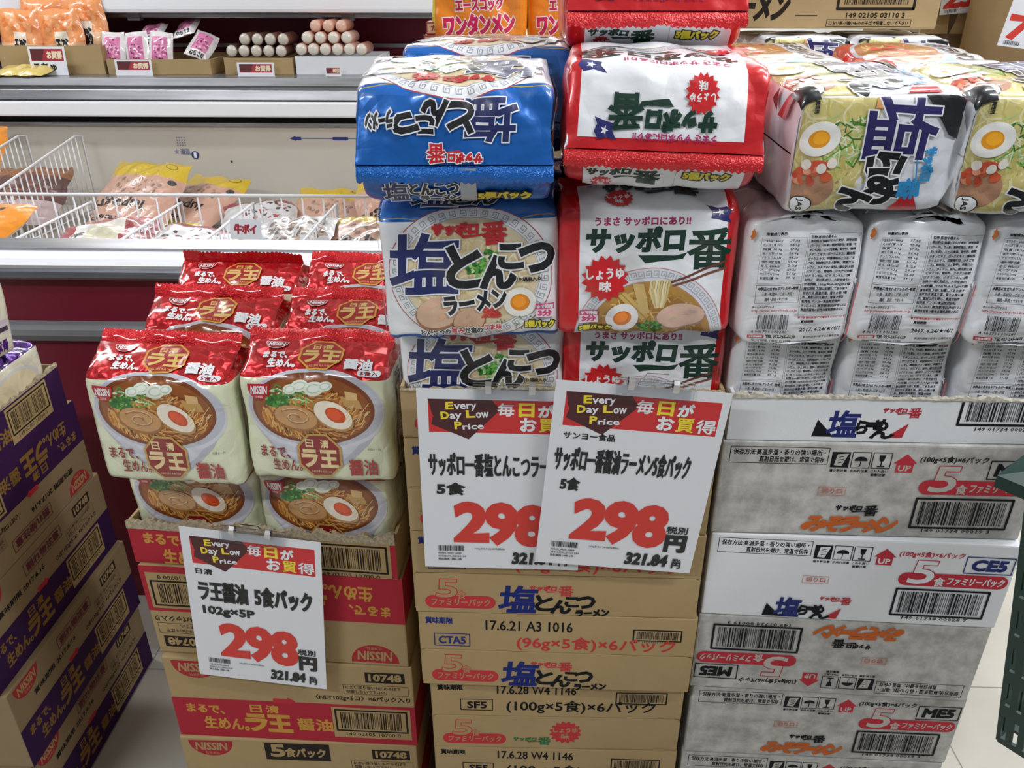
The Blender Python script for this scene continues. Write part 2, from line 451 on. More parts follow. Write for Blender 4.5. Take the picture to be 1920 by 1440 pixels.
# ------------------------------------------------------------------ printed artwork of the goods
WHITE = hexc('#eceef2'); RED = hexc('#c8202a'); NAVY = hexc('#232a63'); INK = hexc('#17181d'); GREEN = hexc('#12382b')

def inside(px, py, e):
    return ((px - e[0]) / e[2]) ** 2 + ((py - e[1]) / e[3]) ** 2 < 1
def strands(A, e, cols, n, w, L, seed, ang=None, wav=1.2, avoid=None):
    """wavy noodle strands inside the ellipse e"""
    r = random.Random(seed); A.group(True)
    for _ in range(n):
        x = e[0] + r.uniform(-1, 1) * e[2]; y = e[1] + r.uniform(-1, 1) * e[3]
        a = R(r.uniform(0, 180) if ang is None else ang((x - e[0]) / e[2], (y - e[1]) / e[3]) + r.uniform(-22, 22)); ph = r.uniform(0, 6)
        pts = []
        for k in range(7):
            s = (k / 6 - 0.5) * L; o = math.sin(ph + k * 1.1) * wav
            p = (x + s * math.cos(a) - o * math.sin(a), y + s * math.sin(a) + o * math.cos(a))
            if inside(*p, e): pts.append(p)
        if len(pts) > 1: A.line(pts, w * r.uniform(0.7, 1.3), r.choice(cols))
    A.group(False)
def egg(A, x, y, rx, ry, rot, white='#f1ebe2', yolk='#d4671f', rim=None, fy=(0.52, 0.52), dx=0):
    if rim: A.ell(x + rx * 0.03, y - ry * 0.14, rx * 1.04, ry * 1.06, hexc(rim), rot)
    A.ell(x, y, rx, ry, hexc(white), rot)
    A.ell(x + dx, y, rx * fy[0], ry * fy[1], hexc(yolk), rot); A.ell(x + dx - rx * .06, y + ry * .06, rx * fy[0] * .7, ry * fy[1] * .7, tuple(min(1, q * 1.35) for q in hexc(yolk)), rot)
def fret(A, cx, cy, rx, ry, n, s, c, a0=0, a1=360, w=0.9):
    A.group(True)
    for k in range(n):
        t = R(a0 + (a1 - a0) * (k + .5) / n); X, Y = cx + rx * math.cos(t), cy + ry * math.sin(t); q = t - math.pi / 2
        pts = [(-1, -1), (1, -1), (1, 1), (-.5, 1), (-.5, -.3), (.4, -.3), (.4, .4)]
        A.line([(X + s * (a * math.cos(q) - b * math.sin(q)), Y + s * (a * math.sin(q) + b * math.cos(q))) for a, b in pts], w, c)
    A.group(False)
def sprinkle(A, cx, cy, rx, ry, cols, n, s, seed):
    r = random.Random(seed); A.group(True)
    for _ in range(n):
        a = r.uniform(0, 6.28); d = r.uniform(0, 1) ** .5
        A.ell(cx + rx * d * math.cos(a), cy + ry * d * math.sin(a), s * r.uniform(.6, 1.3), s * r.uniform(.5, 1), hexc(r.choice(cols)), r.uniform(0, 90), 9)
    A.group(False)
def slice_meat(A, x, y, rx, ry, rot, c1, c2, seed):
    A.ell(x, y - ry * .1, rx * 1.03, ry * 1.05, hexc(c2), rot); A.ell(x, y, rx * .97, ry * .95, hexc(c1), rot)
    r = random.Random(seed)
    for _ in range(9):
        A.ell(x + r.uniform(-.55, .55) * rx, y + r.uniform(-.5, .5) * ry, rx * .18, ry * .1, tuple(q * r.uniform(.82, 1.1) for q in hexc(c1)), rot + r.uniform(-20, 20), 10)
def octagon(A, cx, cy, r, gold, fill, w, sx=1.0):
    p = lambda q: [(cx + sx * q * math.cos(R(22.5 + 45 * k)), cy + q * math.sin(R(22.5 + 45 * k))) for k in range(8)]
    if fill: A.poly(p(r), gold); A.poly(p(r - w), fill)
    else: A.line(p(r) + p(r)[:2], w, gold)
def half_badge(A, x0, x1, ytop, d, c, txt, sub=True, inv=None):
    cx = (x0 + x1) / 2; w = (x1 - x0) / 2; s = -1 if A.top is None else 1
    A.poly([(cx + w * math.cos(R(t)), ytop + s * d * abs(math.sin(R(t))) ** .9) for t in np.linspace(0, 180, 15)], c)
    A.text('NISSIN', x0 + w * .3, ytop + s * d * .62, x1 - w * .3, ytop + s * d * .14, txt, w * .02, shear=.1)
    if sub: A.text('日清食品', cx - w * .3, ytop + s * d * .88, cx + w * .3, ytop + s * d * .72, txt, 0)

GOLD = hexc('#c99a3c'); DRED = hexc('#8c151c')
def art_raoh(W, H, D, r):
    A = Art(); P = 2 * (W + D); cream = hexc('#dfe2c4'); foil = hexc('#d0141f')
    A.rect(-P / 2 - 1, H - 1, P / 2 + 1, H + r, foil, 0.5)
    A.rect(-P / 2 - 1, -r, P / 2 + 1, -2, foil, 0.5)
    F = Art()
    # bowl
    F.poly([(-84, 92), (-78, 70), (-60, 47), (-36, 28), (-22, 20), (26, 20), (42, 30), (66, 52), (82, 76), (88, 95)], hexc('#b9bac6'))
    F.poly([(-70, 62), (-40, 34), (-20, 26), (24, 26), (40, 38), (62, 60)], hexc('#cdced8'))
    F.ell(2, 92, 88, 50, hexc('#d3d4de'), n=48); F.ell(2, 94, 86, 47, hexc('#bfc0cc'), n=48)
    e = (-1, 94, 76, 42)
    F.ell(*e[:2], 77.5, 43.5, hexc('#7b3d14'), n=44); F.ell(-1, 93, 73, 39, hexc('#93501c'), n=44); F.ell(-2, 88, 64, 31, hexc('#7a3d12'), n=40)
    e2 = (-1, 86, 66, 32)
    strands(F, e2, [hexc(c) for c in ('#c07c34', '#d08e40', '#ad6424', '#dea656', '#95521c', '#e0b068', '#7a4216')], 430, 1.5, 30, 3, ang=lambda x, y: 160 + 70 * x + 25 * y)
    # toppings
    F.poly([(-8, 104), (16, 108), (20, 100), (-4, 96)], hexc('#b4762f')); F.poly([(34, 110), (58, 106), (62, 96), (40, 98)], hexc('#c79a55')); F.poly([(40, 116), (56, 114), (56, 106), (42, 106)], hexc('#d9b47a'))
    F.group(True)
    for k in range(46):
        q = random.Random(k); x, y = q.uniform(-50, 2), q.uniform(100, 120)
        F.line([(x, y), (x + q.uniform(-9, 9), y + q.uniform(-4, 5)), (x + q.uniform(-14, 14), y + q.uniform(-6, 6))], 1.4, hexc(q.choice(['#3f7d2e', '#7fae58', '#a9cc88', '#d4e4c0', '#5c9440'])))
    F.group(False)
    F.ell(-46, 103, 15, 7, hexc('#2c6a26'), 8); sprinkle(F, -40, 104, 20, 8, ['#1f5a20', '#4f9838', '#2f7a2c', '#86b860'], 40, 2.2, 5)
    for x, y, a in ((-16, 121, 11), (2, 118, 13), (16, 121, 9), (-28, 117, 9)):
        F.ell(x, y, a, a * .62, hexc('#e6ece0'), 10); F.ell(x, y, a * .72, a * .42, hexc('#c3d4b8'), 10); F.ell(x, y, a * .55, a * .3, hexc('#eef2ea'), 10)
    slice_meat(F, -24, 84, 28, 15, -8, '#c89662', '#a06a34', 4)
    F.line([(-24 + (4 + 1.1 * k) * math.cos(k * .55), 84 + (2 + .58 * k) * math.sin(k * .55)) for k in range(17)], 2.0, hexc('#9d6c3c'))
    F.line([(-24 + (6 + 1.1 * k) * math.cos(k * .55 + 1), 85 + (3 + .58 * k) * math.sin(k * .55 + 1)) for k in range(15)], 1.4, hexc('#dcb88c'))
    egg(F, 24, 88, 25, 15, -24, '#efe4d2', '#cc4a18', rim='#b98a50', fy=(.54, .56), dx=3)
    F.group(True)
    for k in range(16):
        q = random.Random(90 + k); x, y = q.uniform(36, 66), q.uniform(78, 100); F.line([(x, y), (x + 5, y + q.uniform(2, 7))], .9, hexc('#e3c48c'))
    F.group(False)
    octagon(F, 1, 36, 31, hexc('#c09a4e'), DRED, 3, 1.0)
    gl = hexc('#e7cf9a')
    F.text('日', -16, 47, -6, 57, gl, .3); F.text('清', 4, 47, 14, 57, gl, .3)
    F.text('ラ', -22, 22, -3, 43, gl, 1.3); F.text('王', 2, 22, 23, 43, gl, 1.3); F.text('NISSIN RAOH', -12, 14, 14, 16.5, gl, 0)
    half_badge(F, -81, -53, 122, 18, hexc('#b81c28'), WHITE)
    br = hexc('#8e1f22')
    F.text('まるで、', -76, 33, -38, 47, br, .35); F.text('生めん。', -62, 16, -24, 31, br, .35)
    F.text('醤油', 38, 11, 74, 32, hexc('#b01f26'), .45); F.text('調理の一例', 64, 45, 80, 48, INK, 0); F.text('ノンフライ麺', 56, 1, 78, 4.5, INK, 0)
    k = H / 130.0
    A.add(F, 1, 0, k, 0)
    # lettering on the foil top
    T = Art(); y = H
    half_badge(T, -68, -40, y + 56, 13, hexc('#a50f1a'), WHITE, False); T.line([(-68, y + 56), (-40, y + 56)], .7, WHITE)
    T.line([(-54 + 14 * math.cos(R(t)), y + 56 - 13 * math.sin(R(t))) for t in np.linspace(0, 180, 15)], .7, WHITE)
    T.text('まるで、', -66, y + 27, -36, y + 37, WHITE, .6); T.text('生めん。', -58, y + 14, -24, y + 25, WHITE, .6)
    octagon(T, 6, y + 35, 26, hexc('#d39a35'), hexc('#a11019'), 2.4, 1.15)
    gl = hexc('#d8b868')
    T.text('日清', -6, y + 44, 18, y + 52, gl, .2); T.text('ラ王', -16, y + 22, 30, y + 41, gl, 1.1); T.text('NISSIN RAOH', -8, y + 15, 20, y + 18, gl, 0)
    T.text('醤油', 38, y + 13, 72, y + 28, WHITE, .9); T.pill(56, y + 3, 86, y + 12, WHITE); T.text('5食入', 60, y + 4.5, 82, y + 10.5, DRED, .3)
    A.add(T)
    # side panel
    Sd = Art(); x = W / 2
    Sd.rect(x + 28, 18, x + 78, 112, hexc('#d2b49a')); Sd.rect(x + 32, 50, x + 74, 90, hexc('#e4dcd0'))
    Sd.group(True)
    for q in range(9): Sd.line([(x + 34, 96 - q * 5), (x + 72, 96 - q * 5)], .8, hexc('#7d7468'))
    Sd.group(False)
    Sd.barcode(x + 36, 22, x + 70, 44, INK, 3, 0, 30); Sd.text('ラ王', x + 34, 114, x + 60, 126, hexc('#3c4e8a'), .4)
    A.add(Sd, 1, 0, k, 0); A.add(Sd, 1, -(W + D), k, 0)
    return A

def tonk_title(A, ox, oy, kx=1.0, ky=1.0, sub=True):
    """the brush title 塩とんこつ with ラーメン, 190 wide drawing placed at ox, oy"""
    ol = (WHITE, 1.6 * kx)
    def t(s, x0, y0, x1, y1, c, b, **k): A.text(s, ox + x0 * kx, oy + y0 * ky, ox + x1 * kx, oy + y1 * ky, c, b * kx, ol, **k)
    t('塩', -86, 56, -13, 120, NAVY, 1.7, shear=.08)
    t('と', -24, 62, 12, 106, INK, 2.3); t('ん', 12, 60, 47, 94, INK, 2.3); t('こ', 32, 82, 56, 106, INK, 2.1); t('つ', 55, 78, 90, 106, INK, 2.5)
    if sub: t('ラーメン', -30, 34, 38, 54, INK, 1.3, rot=8)
def ichiban(A, ox, oy, w, c, c2=None, b=1.0, ol=None):
    """サッポロ with a long 一 below and a large 番 to the right; w is the overall width"""
    c2 = c2 or c
    A.text('サッポロ', ox, oy + w * .15, ox + w * .61, oy + w * .29, c, b * w / 100, ol, shear=.1)
    A.poly([(ox + w * .36, oy + w * .135), (ox + w * .4, oy + w * .09), (ox + w * .66, oy + w * .12), (ox + w * .68, oy + w * .15), (ox + w * .6, oy + w * .135)], c2)
    A.text('番', ox + w * .67, oy, ox + w, oy + w * .3, c2, b * .7 * w / 100, ol)

def art_tonk(W, H, D, r):
    A = Art(); P = 2 * (W + D); bl = hexc('#0e64bc')
    A.rect(-P / 2 - 1, H - 6, P / 2 + 1, H + r, bl, .28)
    A.rect(-P / 2 - 1, -r, P / 2 + 1, 4, bl, .28)
    F = Art()
    wave = [(-95 + 10 * k, H - 4 + 3 * math.sin(k * .8)) for k in range(20)]
    F.poly(wave + [(95, H + 8), (-95, H + 8)], bl); F.line(wave, 1.3, hexc('#b59a4a'))
    c = (0, 74)
    F.ell(*c, 90, 78, hexc('#b8353a'), n=60); F.ell(*c, 89, 77, hexc('#e9ebef'), n=60)
    fret(F, *c, 81, 69.5, 44, 3.6, hexc('#9a9da8'))
    F.ring(*c, 75, 63.5, .6, hexc('#9a9da8'))
    F.ell(*c, 74, 63, hexc('#e0cfae'), n=52); F.ell(c[0], c[1] - 4, 66, 52, hexc('#d9c49c'), n=44)
    e = (0, 72, 66, 54)
    strands(F, e, [hexc(q) for q in ('#e6d4a8', '#d8c08a', '#e9dcbc', '#cbb27c', '#efe4ca')], 130, 1.8, 30, 8, wav=2.6)
    slice_meat(F, -38, 32, 25, 19, 12, '#dcb79c', '#a8764f', 6); slice_meat(F, -4, 22, 19, 15, 30, '#d6ac90', '#9f6c48', 7)
    sprinkle(F, 16, 86, 22, 16, ['#2c7a2c', '#4ba23c', '#7cc054', '#b4dd90', '#1d5c22'], 120, 2.6, 2); sprinkle(F, -30, 92, 14, 8, ['#5c8a3c', '#86a860'], 26, 1.8, 3)
    F.group(True)
    for k in range(30):
        q = random.Random(k + 7); F.line([(12 + q.uniform(-2, 16), 24 + q.uniform(0, 13)), (12 + q.uniform(0, 20), 24 + q.uniform(0, 13))], 1.8, hexc(q.choice(['#c8322e', '#dd5a48', '#b5221f'])))
    F.group(False)
    egg(F, 53, 42, 18, 17, 0, '#f2f0ea', '#e28a1c', fy=(.6, .58))
    sprinkle(F, 50, 18, 30, 8, ['#4f7d3c', '#8ba468'], 20, 1.2, 9)
    ichiban(F, -38, 108, 78, hexc('#c0252c'), b=1.6)
    tonk_title(F, 0, 0)
    F.text('切り胡麻入り', 46, 66, 76, 71, INK, .25)
    F.text('とんこつの', -58, 5, -26, 12, INK, .35, (WHITE, .7)); F.text('旨み', -24, 6.5, -10, 14, RED, .35, (WHITE, .7)); F.text('と塩の', -8, 8, 10, 15, INK, .35, (WHITE, .7)); F.text('うま味', 12, 10, 32, 17, RED, .35, (WHITE, .7))
    pk = hexc('#d0447c'); F.rect(70, 33, 90, 40, pk); F.text('ゆで時間', 71.5, 34.3, 88.5, 38.7, WHITE, .2); F.rect(70, 24, 90, 33.5, hexc('#f2d8e4')); F.text('3分', 73, 25.5, 87, 32.5, pk, .6)
    F.text('5個パック', 58, 12, 90, 20, hexc('#e8d92e'), .5, (INK, 1.1))
    A.add(F)
    T = Art(); y = H
    tonk_title(T, -2, y - 16, .66, .5, False)
    T.text('ラーメン', 58, y + 22, 84, y + 34, INK, .8, (WHITE, 1.2), rot=6)
    ichiban(T, -26, y + 46, 52, RED, b=1.4, ol=(WHITE, .8))
    A.add(T)
    B = Art(); x = W + D  # rear face
    B.text('塩', x - 72, y + 6, x - 48, y + 38, NAVY, .8, (WHITE, 1.2)); B.text('とんこつ', x - 46, y + 18, x + 2, y + 38, INK, .8, (WHITE, 1.2))
    B.text('ラーメン', x - 36, y + 6, x + 4, y + 16, INK, .7, (WHITE, 1.0)); B.text('5個パック', x + 22, y + 8, x + 74, y + 21, hexc('#e8d92e'), .9, (INK, 1.6))
    B.rect(x + 4, -4, x + 20, H + r, hexc('#b9bfc8'))
    A.add(B)
    for sx in (W / 2, -W / 2 - D):  # small print on the sides
        Q = Art(); Q.rect(sx + D - 26, 10, sx + D - 10, H + r * .9, hexc('#c9d0da'))
        r_ = random.Random(4)
        Q.group(True)
        for k in range(34):
            Q.text(r_.choice(['作り方', '調理例', '麺をゆで', 'スープ', '小麦粉', '植物油脂', '食塩', 'ポークエキス']), sx + D - 22, 20 + k * 3.1, sx + D - 22 + r_.uniform(5, 11), 22 + k * 3.1, hexc('#6d7482'))
        Q.group(False)
        A.add(Q)
    return A

def flag(A, x, y, s):
    n = hexc('#25296b')
    A.poly([(x - s, y + s * .75), (x - s * .1, y + s * .55), (x + s * .6, y + s * .7), (x + s, y + s * .2), (x + s * .75, y - s * .3), (x + s, y - s * .8), (x - s * .1, y - s * .5), (x - s * .65, y - s * .4), (x - s * .55, y + s * .1)], n)
    A.burst(x + s * .1, y + s * .1, s * .36, WHITE, 5, .4)
def art_shoyu(W, H, D, r):
    A = Art(); P = 2 * (W + D); rd = hexc('#d01a22'); wh = hexc('#eff1f6')
    A.rect(-P / 2 - 1, -r, P / 2 + 1, H + r, rd, .12)
    def panel(x, back=False):
        T = Art(); y = H
        T.rect(x - 74, -r * .9, x + 82, y + r * .86, wh)
        return T
    F = panel(0); y0 = H
    k = H / 140.0
    F.text('うまさ サッポロにあり!!', -58, 124 * k, 42, 133 * k, hexc('#b02a66'), .45)
    g = GREEN
    F.text('サッポロ', -66, 96 * k, 36, 121 * k, g, 1.8, shear=.08)
    F.poly([(-12, 92 * k), (-4, 83 * k), (36, 87 * k), (41, 94 * k), (28, 91 * k)], g)
    F.text('番', 42, 76 * k, 88, 119 * k, g, 1.3)
    flag(F, 72, 136 * k, 14)
    e = (4, -14 * k, 84, 92 * k)
    F.ell(*e, hexc('#c98a8e'), n=60); F.ell(e[0], e[1], 83, 91 * k, hexc('#dfe1e7'), n=60)
    fret(F, e[0], e[1], 77, 84.5 * k, 26, 3.6, hexc('#a9adba'), 12, 168)
    F.ell(4, -14 * k, 70.5, 77 * k, hexc('#c58a8e'), n=50); F.ell(4, -14 * k, 70, 76 * k, hexc('#b98a3e'), n=50); F.ell(4, -16 * k, 64, 66 * k, hexc('#a8742c'), n=44)
    strands(F, (4, 10 * k, 56, 44 * k), [hexc(q) for q in ('#d2a95c', '#c4953f', '#e0c07e', '#b07f30', '#c99c50')], 110, 1.7, 28, 12, wav=3)
    ch = hexc('#6a3a30')
    F.line([(26, 61 * k), (84, 84 * k)], 2.6, ch); F.line([(28, 57 * k), (84, 76 * k)], 2.6, hexc('#7c4a3c'))
    for q in range(8): F.line([(4 + 2.9 * q, 63 * k), (3 + 2.8 * q, 52 * k), (6 + 2.2 * q, 42 * k), (10 + 1.1 * q, 32 * k)], 2.4, hexc(['#e2d09c', '#d2bb7e', '#eee0b8'][q % 3]))
    F.poly([(-32, 46 * k), (-24, 50 * k), (4, 22 * k), (-4, 16 * k)], hexc('#d6b368')); F.poly([(-16, 60 * k), (-4, 60 * k), (4, 26 * k), (-6, 24 * k)], hexc('#dcbc78')); F.line([(-28, 48 * k), (0, 19 * k)], 1.2, hexc('#b48c44'))
    slice_meat(F, 38, 22 * k, 27, 15 * k, 4, '#dcb8a4', '#a98070', 11)
    sprinkle(F, 6, 8 * k, 14, 7, ['#2c7a2c', '#57a844', '#86c060', '#1d5c22'], 50, 2.2, 21)
    egg(F, -26, 20 * k, 18, 17 * k, 6, '#f0eef0', '#dd7a26', fy=(.56, .5))
    F.burst(-46, 66 * k, 26, rd); F.text('しょうゆ', -66, 66 * k, -26, 77 * k, WHITE, .5); F.text('味', -52, 52 * k, -40, 63 * k, WHITE, .5)
    pk = hexc('#d0447c'); F.rect(-73, 23 * k, -52, 29 * k, pk); F.text('ゆで時間', -71.5, 24 * k, -53.5, 28 * k, WHITE, .2); F.rect(-73, 14 * k, -52, 23 * k, hexc('#f2d8e4')); F.text('3分', -70, 15.5 * k, -55, 22 * k, pk, .6)
    F.text('5個パック', -73, 4 * k, -38, 11 * k, hexc('#e8d92e'), .5, (INK, 1.0))
    y = H
    F.text('うまさ サッポロにあり!!', -48, y + 50, 30, y + 56, hexc('#b02a66'), .35)
    F.text('サッポロ', -46, y + 33, 18, y + 48, g, 1.4, shear=.08); F.poly([(-6, y + 31), (-1, y + 25), (24, y + 27), (27, y + 32), (19, y + 30)], g); F.text('番', 22, y + 22, 54, y + 48, g, .9)
    flag(F, 56, y + 48, 11)
    F.burst(-32, y + 20, 16, rd); F.text('しょうゆ', -44, y + 20, -20, y + 26, WHITE, .3); F.text('味', -36, y + 11, -28, y + 18, WHITE, .3)
    A.add(F)
    x = W + D; B = panel(x)
    B.text('サッポロ', x - 70, y + 22, x - 28, y + 34, g, 1.0, shear=.1); B.poly([(x - 46, y + 20), (x - 43, y + 16), (x - 26, y + 18), (x - 24, y + 21), (x - 30, y + 20)], g); B.text('番', x - 24, y + 9, x, y + 33, g, 1.2)
    B.burst(x - 56, y + 10, 11, rd); B.text('しょうゆ', x - 65, y + 10, x - 47, y + 15, WHITE, .2); B.text('味', x - 59, y + 3.5, x - 53, y + 9, WHITE, .2)
    B.text('5個パック', x + 24, y + 18, x + 68, y + 31, hexc('#e8d92e'), .8, (INK, 1.6)); B.line([(x + 16, 0), (x + 16, y + r * .8)], .5, hexc('#aab0ba'))
    A.add(B)
    for sx in (W / 2, -W / 2 - D):
        Q = Art(); Q.rect(sx + 14, 2, sx + D - 10, H * .82, wh); r_ = random.Random(9)
        Q.group(True)
        for k2 in range(26):
            Q.text(r_.choice(['栄養成分表示', '作り方', '麺をほぐし', '小麦粉、植物油脂', '醤油、食塩', 'チキンエキス', '調理例']), sx + D - 46, 20 + k2 * 3.4, sx + D - 46 + r_.uniform(12, 30), 22.2 + k2 * 3.4, hexc('#5e6470'))
        Q.group(False)
        Q.frame(sx + D - 50, 16, sx + D - 13, H * .78, .4, hexc('#7d8490')); Q.text('4/1', sx + D - 30, 6, sx + D - 18, 10, INK, .2)
        A.add(Q)
    return A

def shio_picture(w, h):
    """soup picture and brush title, drawn w wide and h tall from its lower left corner"""
    A = Art(); sx, sy = w / 110.0, h / 150.0
    f = lambda x, y: (x * sx, y * sy)
    def poly(p, c): A.poly([f(*q) for q in p], c)
    A.rect(0, 0, w, h, hexc('#dfe2ea'))
    poly([(0, 0), (110, 0), (110, 58), (0, 76)], hexc('#d0c27c'))
    G = Art(); e = (52, 30, 62, 46)
    strands(G, e, [hexc(q) for q in ('#ddd296', '#d2c47c', '#e2d9a8', '#c6b868', '#d8cc8a', '#cdbf74')], 120, 2.4, 30, 5, wav=3)
    G.group(True)
    for k in range(70):
        q = random.Random(k + 300); x, y = q.uniform(18, 62), q.uniform(26, 68)
        G.line([(x, y), (x + q.uniform(-6, 6), y + q.uniform(2, 10)), (x + q.uniform(-10, 10), y + q.uniform(4, 15))], 1.3, hexc(q.choice(['#4f8a2e', '#6ca544', '#3c7424', '#a9cb7c', '#dfe8c4'])))
    G.group(False)
    slice_meat(G, 86, 20, 20, 24, 5, '#b98a6e', '#8e6248', 15)
    for k in range(26):
        q = random.Random(k + 50); G.ell(q.uniform(60, 80), q.uniform(0, 36), q.uniform(3, 6), q.uniform(2.4, 4.5), hexc(q.choice(['#d8603c', '#e2805c', '#c8482c', '#eaa284', '#d4553a'])), q.uniform(0, 180), 12)
    for x, y in ((62, 14), (61, 37), (66, 28)): G.ell(x, y, 5, 4.5, hexc('#f0eae0'))
    egg(G, 38, 22, 16, 19, 20, '#f4f3ef', '#e59a1c', fy=(.52, .5))
    G.clip(0.5, 0, 109.5, 72); A.add(G, sx, 0, sy, 0)
    poly([(0, 70), (11, 68), (11, 78), (0, 79)], hexc('#dfa268'))
    poly([(0, 112), (0, 152), (40, 152), (36, 140)], INK); poly([(110, 98), (110, 128), (88, 116)], RED)
    T = Art(); ol = (WHITE, 1.4)
    T.text('塩', 2, 64, 58, 128, hexc('#2a2562'), 1.3, ol, shear=.06); T.text('ら', 52, 70, 76, 104, INK, 2.0, ol); T.text('ー', 68, 74, 90, 90, INK, 2.0, ol); T.text('め', 76, 72, 102, 104, INK, 2.0, ol); T.text('ん', 86, 50, 110, 80, INK, 2.0, ol)
    cy = hexc('#2f8fcb'); T.text('サッポロ', 48, 122, 80, 133, cy, .9); T.line([(60, 116), (80, 119)], 1.4, cy); T.text('番', 78, 104, 98, 124, cy, .9)
    T.ell(102, 13, 9, 12, INK); T.ell(102, 13, 8, 11, WHITE); T.text('JAS', 96, 9, 108, 16, INK, .3); T.text('調理例', 3, 14, 14, 18, INK, .2)
    A.add(T, sx, 0, sy, 0)
    return A
NUTR = ['名称 即席中華めん', '原材料名 油揚げめん(小麦粉、植物油脂', '(ラード)、でん粉、植物性蛋白、食塩、や', 'まいも粉)、スープ(食塩、香辛料、糖類', 'チキンエキス、ポークエキス、調味料', 'かつおエキス、発酵調味料、いりごま', 'ごま)、調味料(アミノ酸等)、炭酸カル', 'シウム、かんすい、香料、酸化防止剤', '(ビタミンE)、酸味料、クチナシ色素', 'ビタミンB2、ビタミンB1、(原', '材料の一部に乳成分、大豆を含む)', '内容量 100g(めん97g)×5個', '賞味期限 下部に記載してあります', '保存方法 高温多湿、香りの強い場', '所、直射日光を避け、常温で保存', '販売者 サンヨー食品株式会社', '〒107-0052 東京都港区赤坂3-5-2', '製造所固有の記号は賞味期限の右に']
def art_shio(W, H, D, r):
    A = Art(); P = 2 * (W + D); wh = hexc('#dfe1e6')
    A.add(shio_picture(W, H + 6), 1, -W / 2, 1, -4)
    A.add(shio_picture(D - 6, H + 6), 1, W / 2 + 3, 1, -4)
    A.poly([(W * .1, -18), (W * .1 + 22, -26), (W * .1 + 14, -6)], INK); A.poly([(W * .1 + 26, -30), (W * .1 + 52, -30), (W * .1 + 60, -8), (W * .1 + 44, -8)], RED)
    A.poly([(W / 2 - 30, -8), (W / 2 + 8, -8), (W / 2 + 5, 16), (W / 2 - 12, 12)], INK)
    Q = Art(); x = -W / 2 - D; k = D / 125.0; g = hexc('#33353e'); rd = hexc('#b8323c')
    X = lambda q: x + q * k
    Q.group(True)
    for i, s in enumerate(NUTR): Q.text(s, X(64), 118 - i * 4.7, X(64 + min(50, 3.0 * len(s))), 121.2 - i * 4.7, g, .16)
    Q.group(False)
    Q.frame(X(62), 122.8, X(118), 32, .3, g); Q.text('栄養成分表示', X(16), 121, X(38), 124, INK, .2)
    r_ = random.Random(5)
    Q.group(True)
    for i in range(10):
        Q.text(['エネルギー 446kcal', 'たんぱく質 10.1g', '脂質 18.3g', '炭水化物 60.0g', 'ナトリウム 2.3g', '参考値', 'めん 446kcal', 'スープ 0.3g', 'カルシウム 230mg', '食塩相当量 5.8g'][i], X(14), 114 - i * 4.4, X(34), 117 - i * 4.4, g, .1)
        Q.text('%.1fg' % r_.uniform(.5, 60), X(42), 114 - i * 4.4, X(52), 117 - i * 4.4, g, .1)
    Q.group(False)
    Q.frame(X(12), 118.6, X(60), 70, .25, g)
    Q.frame(X(12), 68, X(60), 48, .4, INK); Q.text('本製品に含まれるアレルギー物質', X(14), 62.5, X(58), 66, g, .2); Q.text('小麦・乳成分・ごま・大豆・', X(18), 56, X(54), 60, g, .1); Q.text('鶏肉・豚肉・やまいも', X(22), 50, X(48), 54, g, .1)
    Q.text('ホームページアドレス', X(10), 42, X(34), 44.6, INK, .15); Q.text('http://www.sanyofoods.co.jp', X(10), 37, X(60), 40.4, rd, .12)
    Q.barcode(X(17), 17, X(52), 34, INK, 7, 0, 34); Q.text('4 901734 000280', X(12), 12.6, X(52), 15.6, INK, .1)
    Q.text('賞味期限', X(66), 25, X(80), 28, INK, .2); Q.text('2017. 6.24/★/4/1', X(66), 15, X(112), 20, INK, .25)
    Q.text('●お客様相談室にお電話をおかけ下さい', X(62), 30, X(116), 32.4, rd, .1); Q.rect(X(8), 5.5, X(27), 10, rd); Q.text('お客様相談室', X(10), 6.4, X(25), 9, WHITE, .1)
    Q.text('TEL 027-265-6633', X(29), 6, X(62), 10, INK, .3); Q.text('製造所固有の記号と工場所在地', X(72), 6, X(114), 9, g, .1); Q.text('受付時間 9時から17時', X(12), .5, X(58), 3.6, g, .1)
    Q.pill(X(-1), H - 20, X(5), H - 8, hexc('#d2722c')); Q.line([(X(122), -r), (X(124), H * .5)], 2.2, RED)
    A.add(Q, 1, 0, H / 134.0, 0)
    A.poly([(x + D * .42, H + 26), (x + D * .9, H + 22), (x + D * .8, H + 34), (x + D * .4, H + 36)], INK); A.poly([(x + D * .2, H + 24), (x + D * .42, H + 22), (x + D * .42, H + 32), (x + D * .2, H + 32)], RED)
    return A

def art_wonton(W, H, D, r):
    A = Art(); P = 2 * (W + D); og = hexc('#ef8a1a')
    A.rect(-P / 2 - 1, -r, P / 2 + 1, H + r, og, .05)
    A.rect(-W / 2 - 14, 0, -W / 2 + 2, H + r, hexc('#e6d23a'))
    A.ell(-30, 94, 22, 7, RED); A.text('ACECOOK', -46, 91.5, -14, 96.5, WHITE, .3)
    ol = (hexc('#f6e8ee'), 1.6); pk = hexc('#cf1f52')
    A.text('エースコック', -44, 62, 44, 83, pk, 1.0, ol, rot=3); A.text('ワンタンメン', -66, 22, 66, 55, pk, 2.2, ol, rot=3)
    A.rect(-70, -4, 80, 14, hexc('#d8c08a')); strands(A, (0, 5, 70, 9), [hexc('#e6d6aa'), hexc('#c8a85c'), hexc('#d9b46a')], 40, 2, 24, 2)
    return A

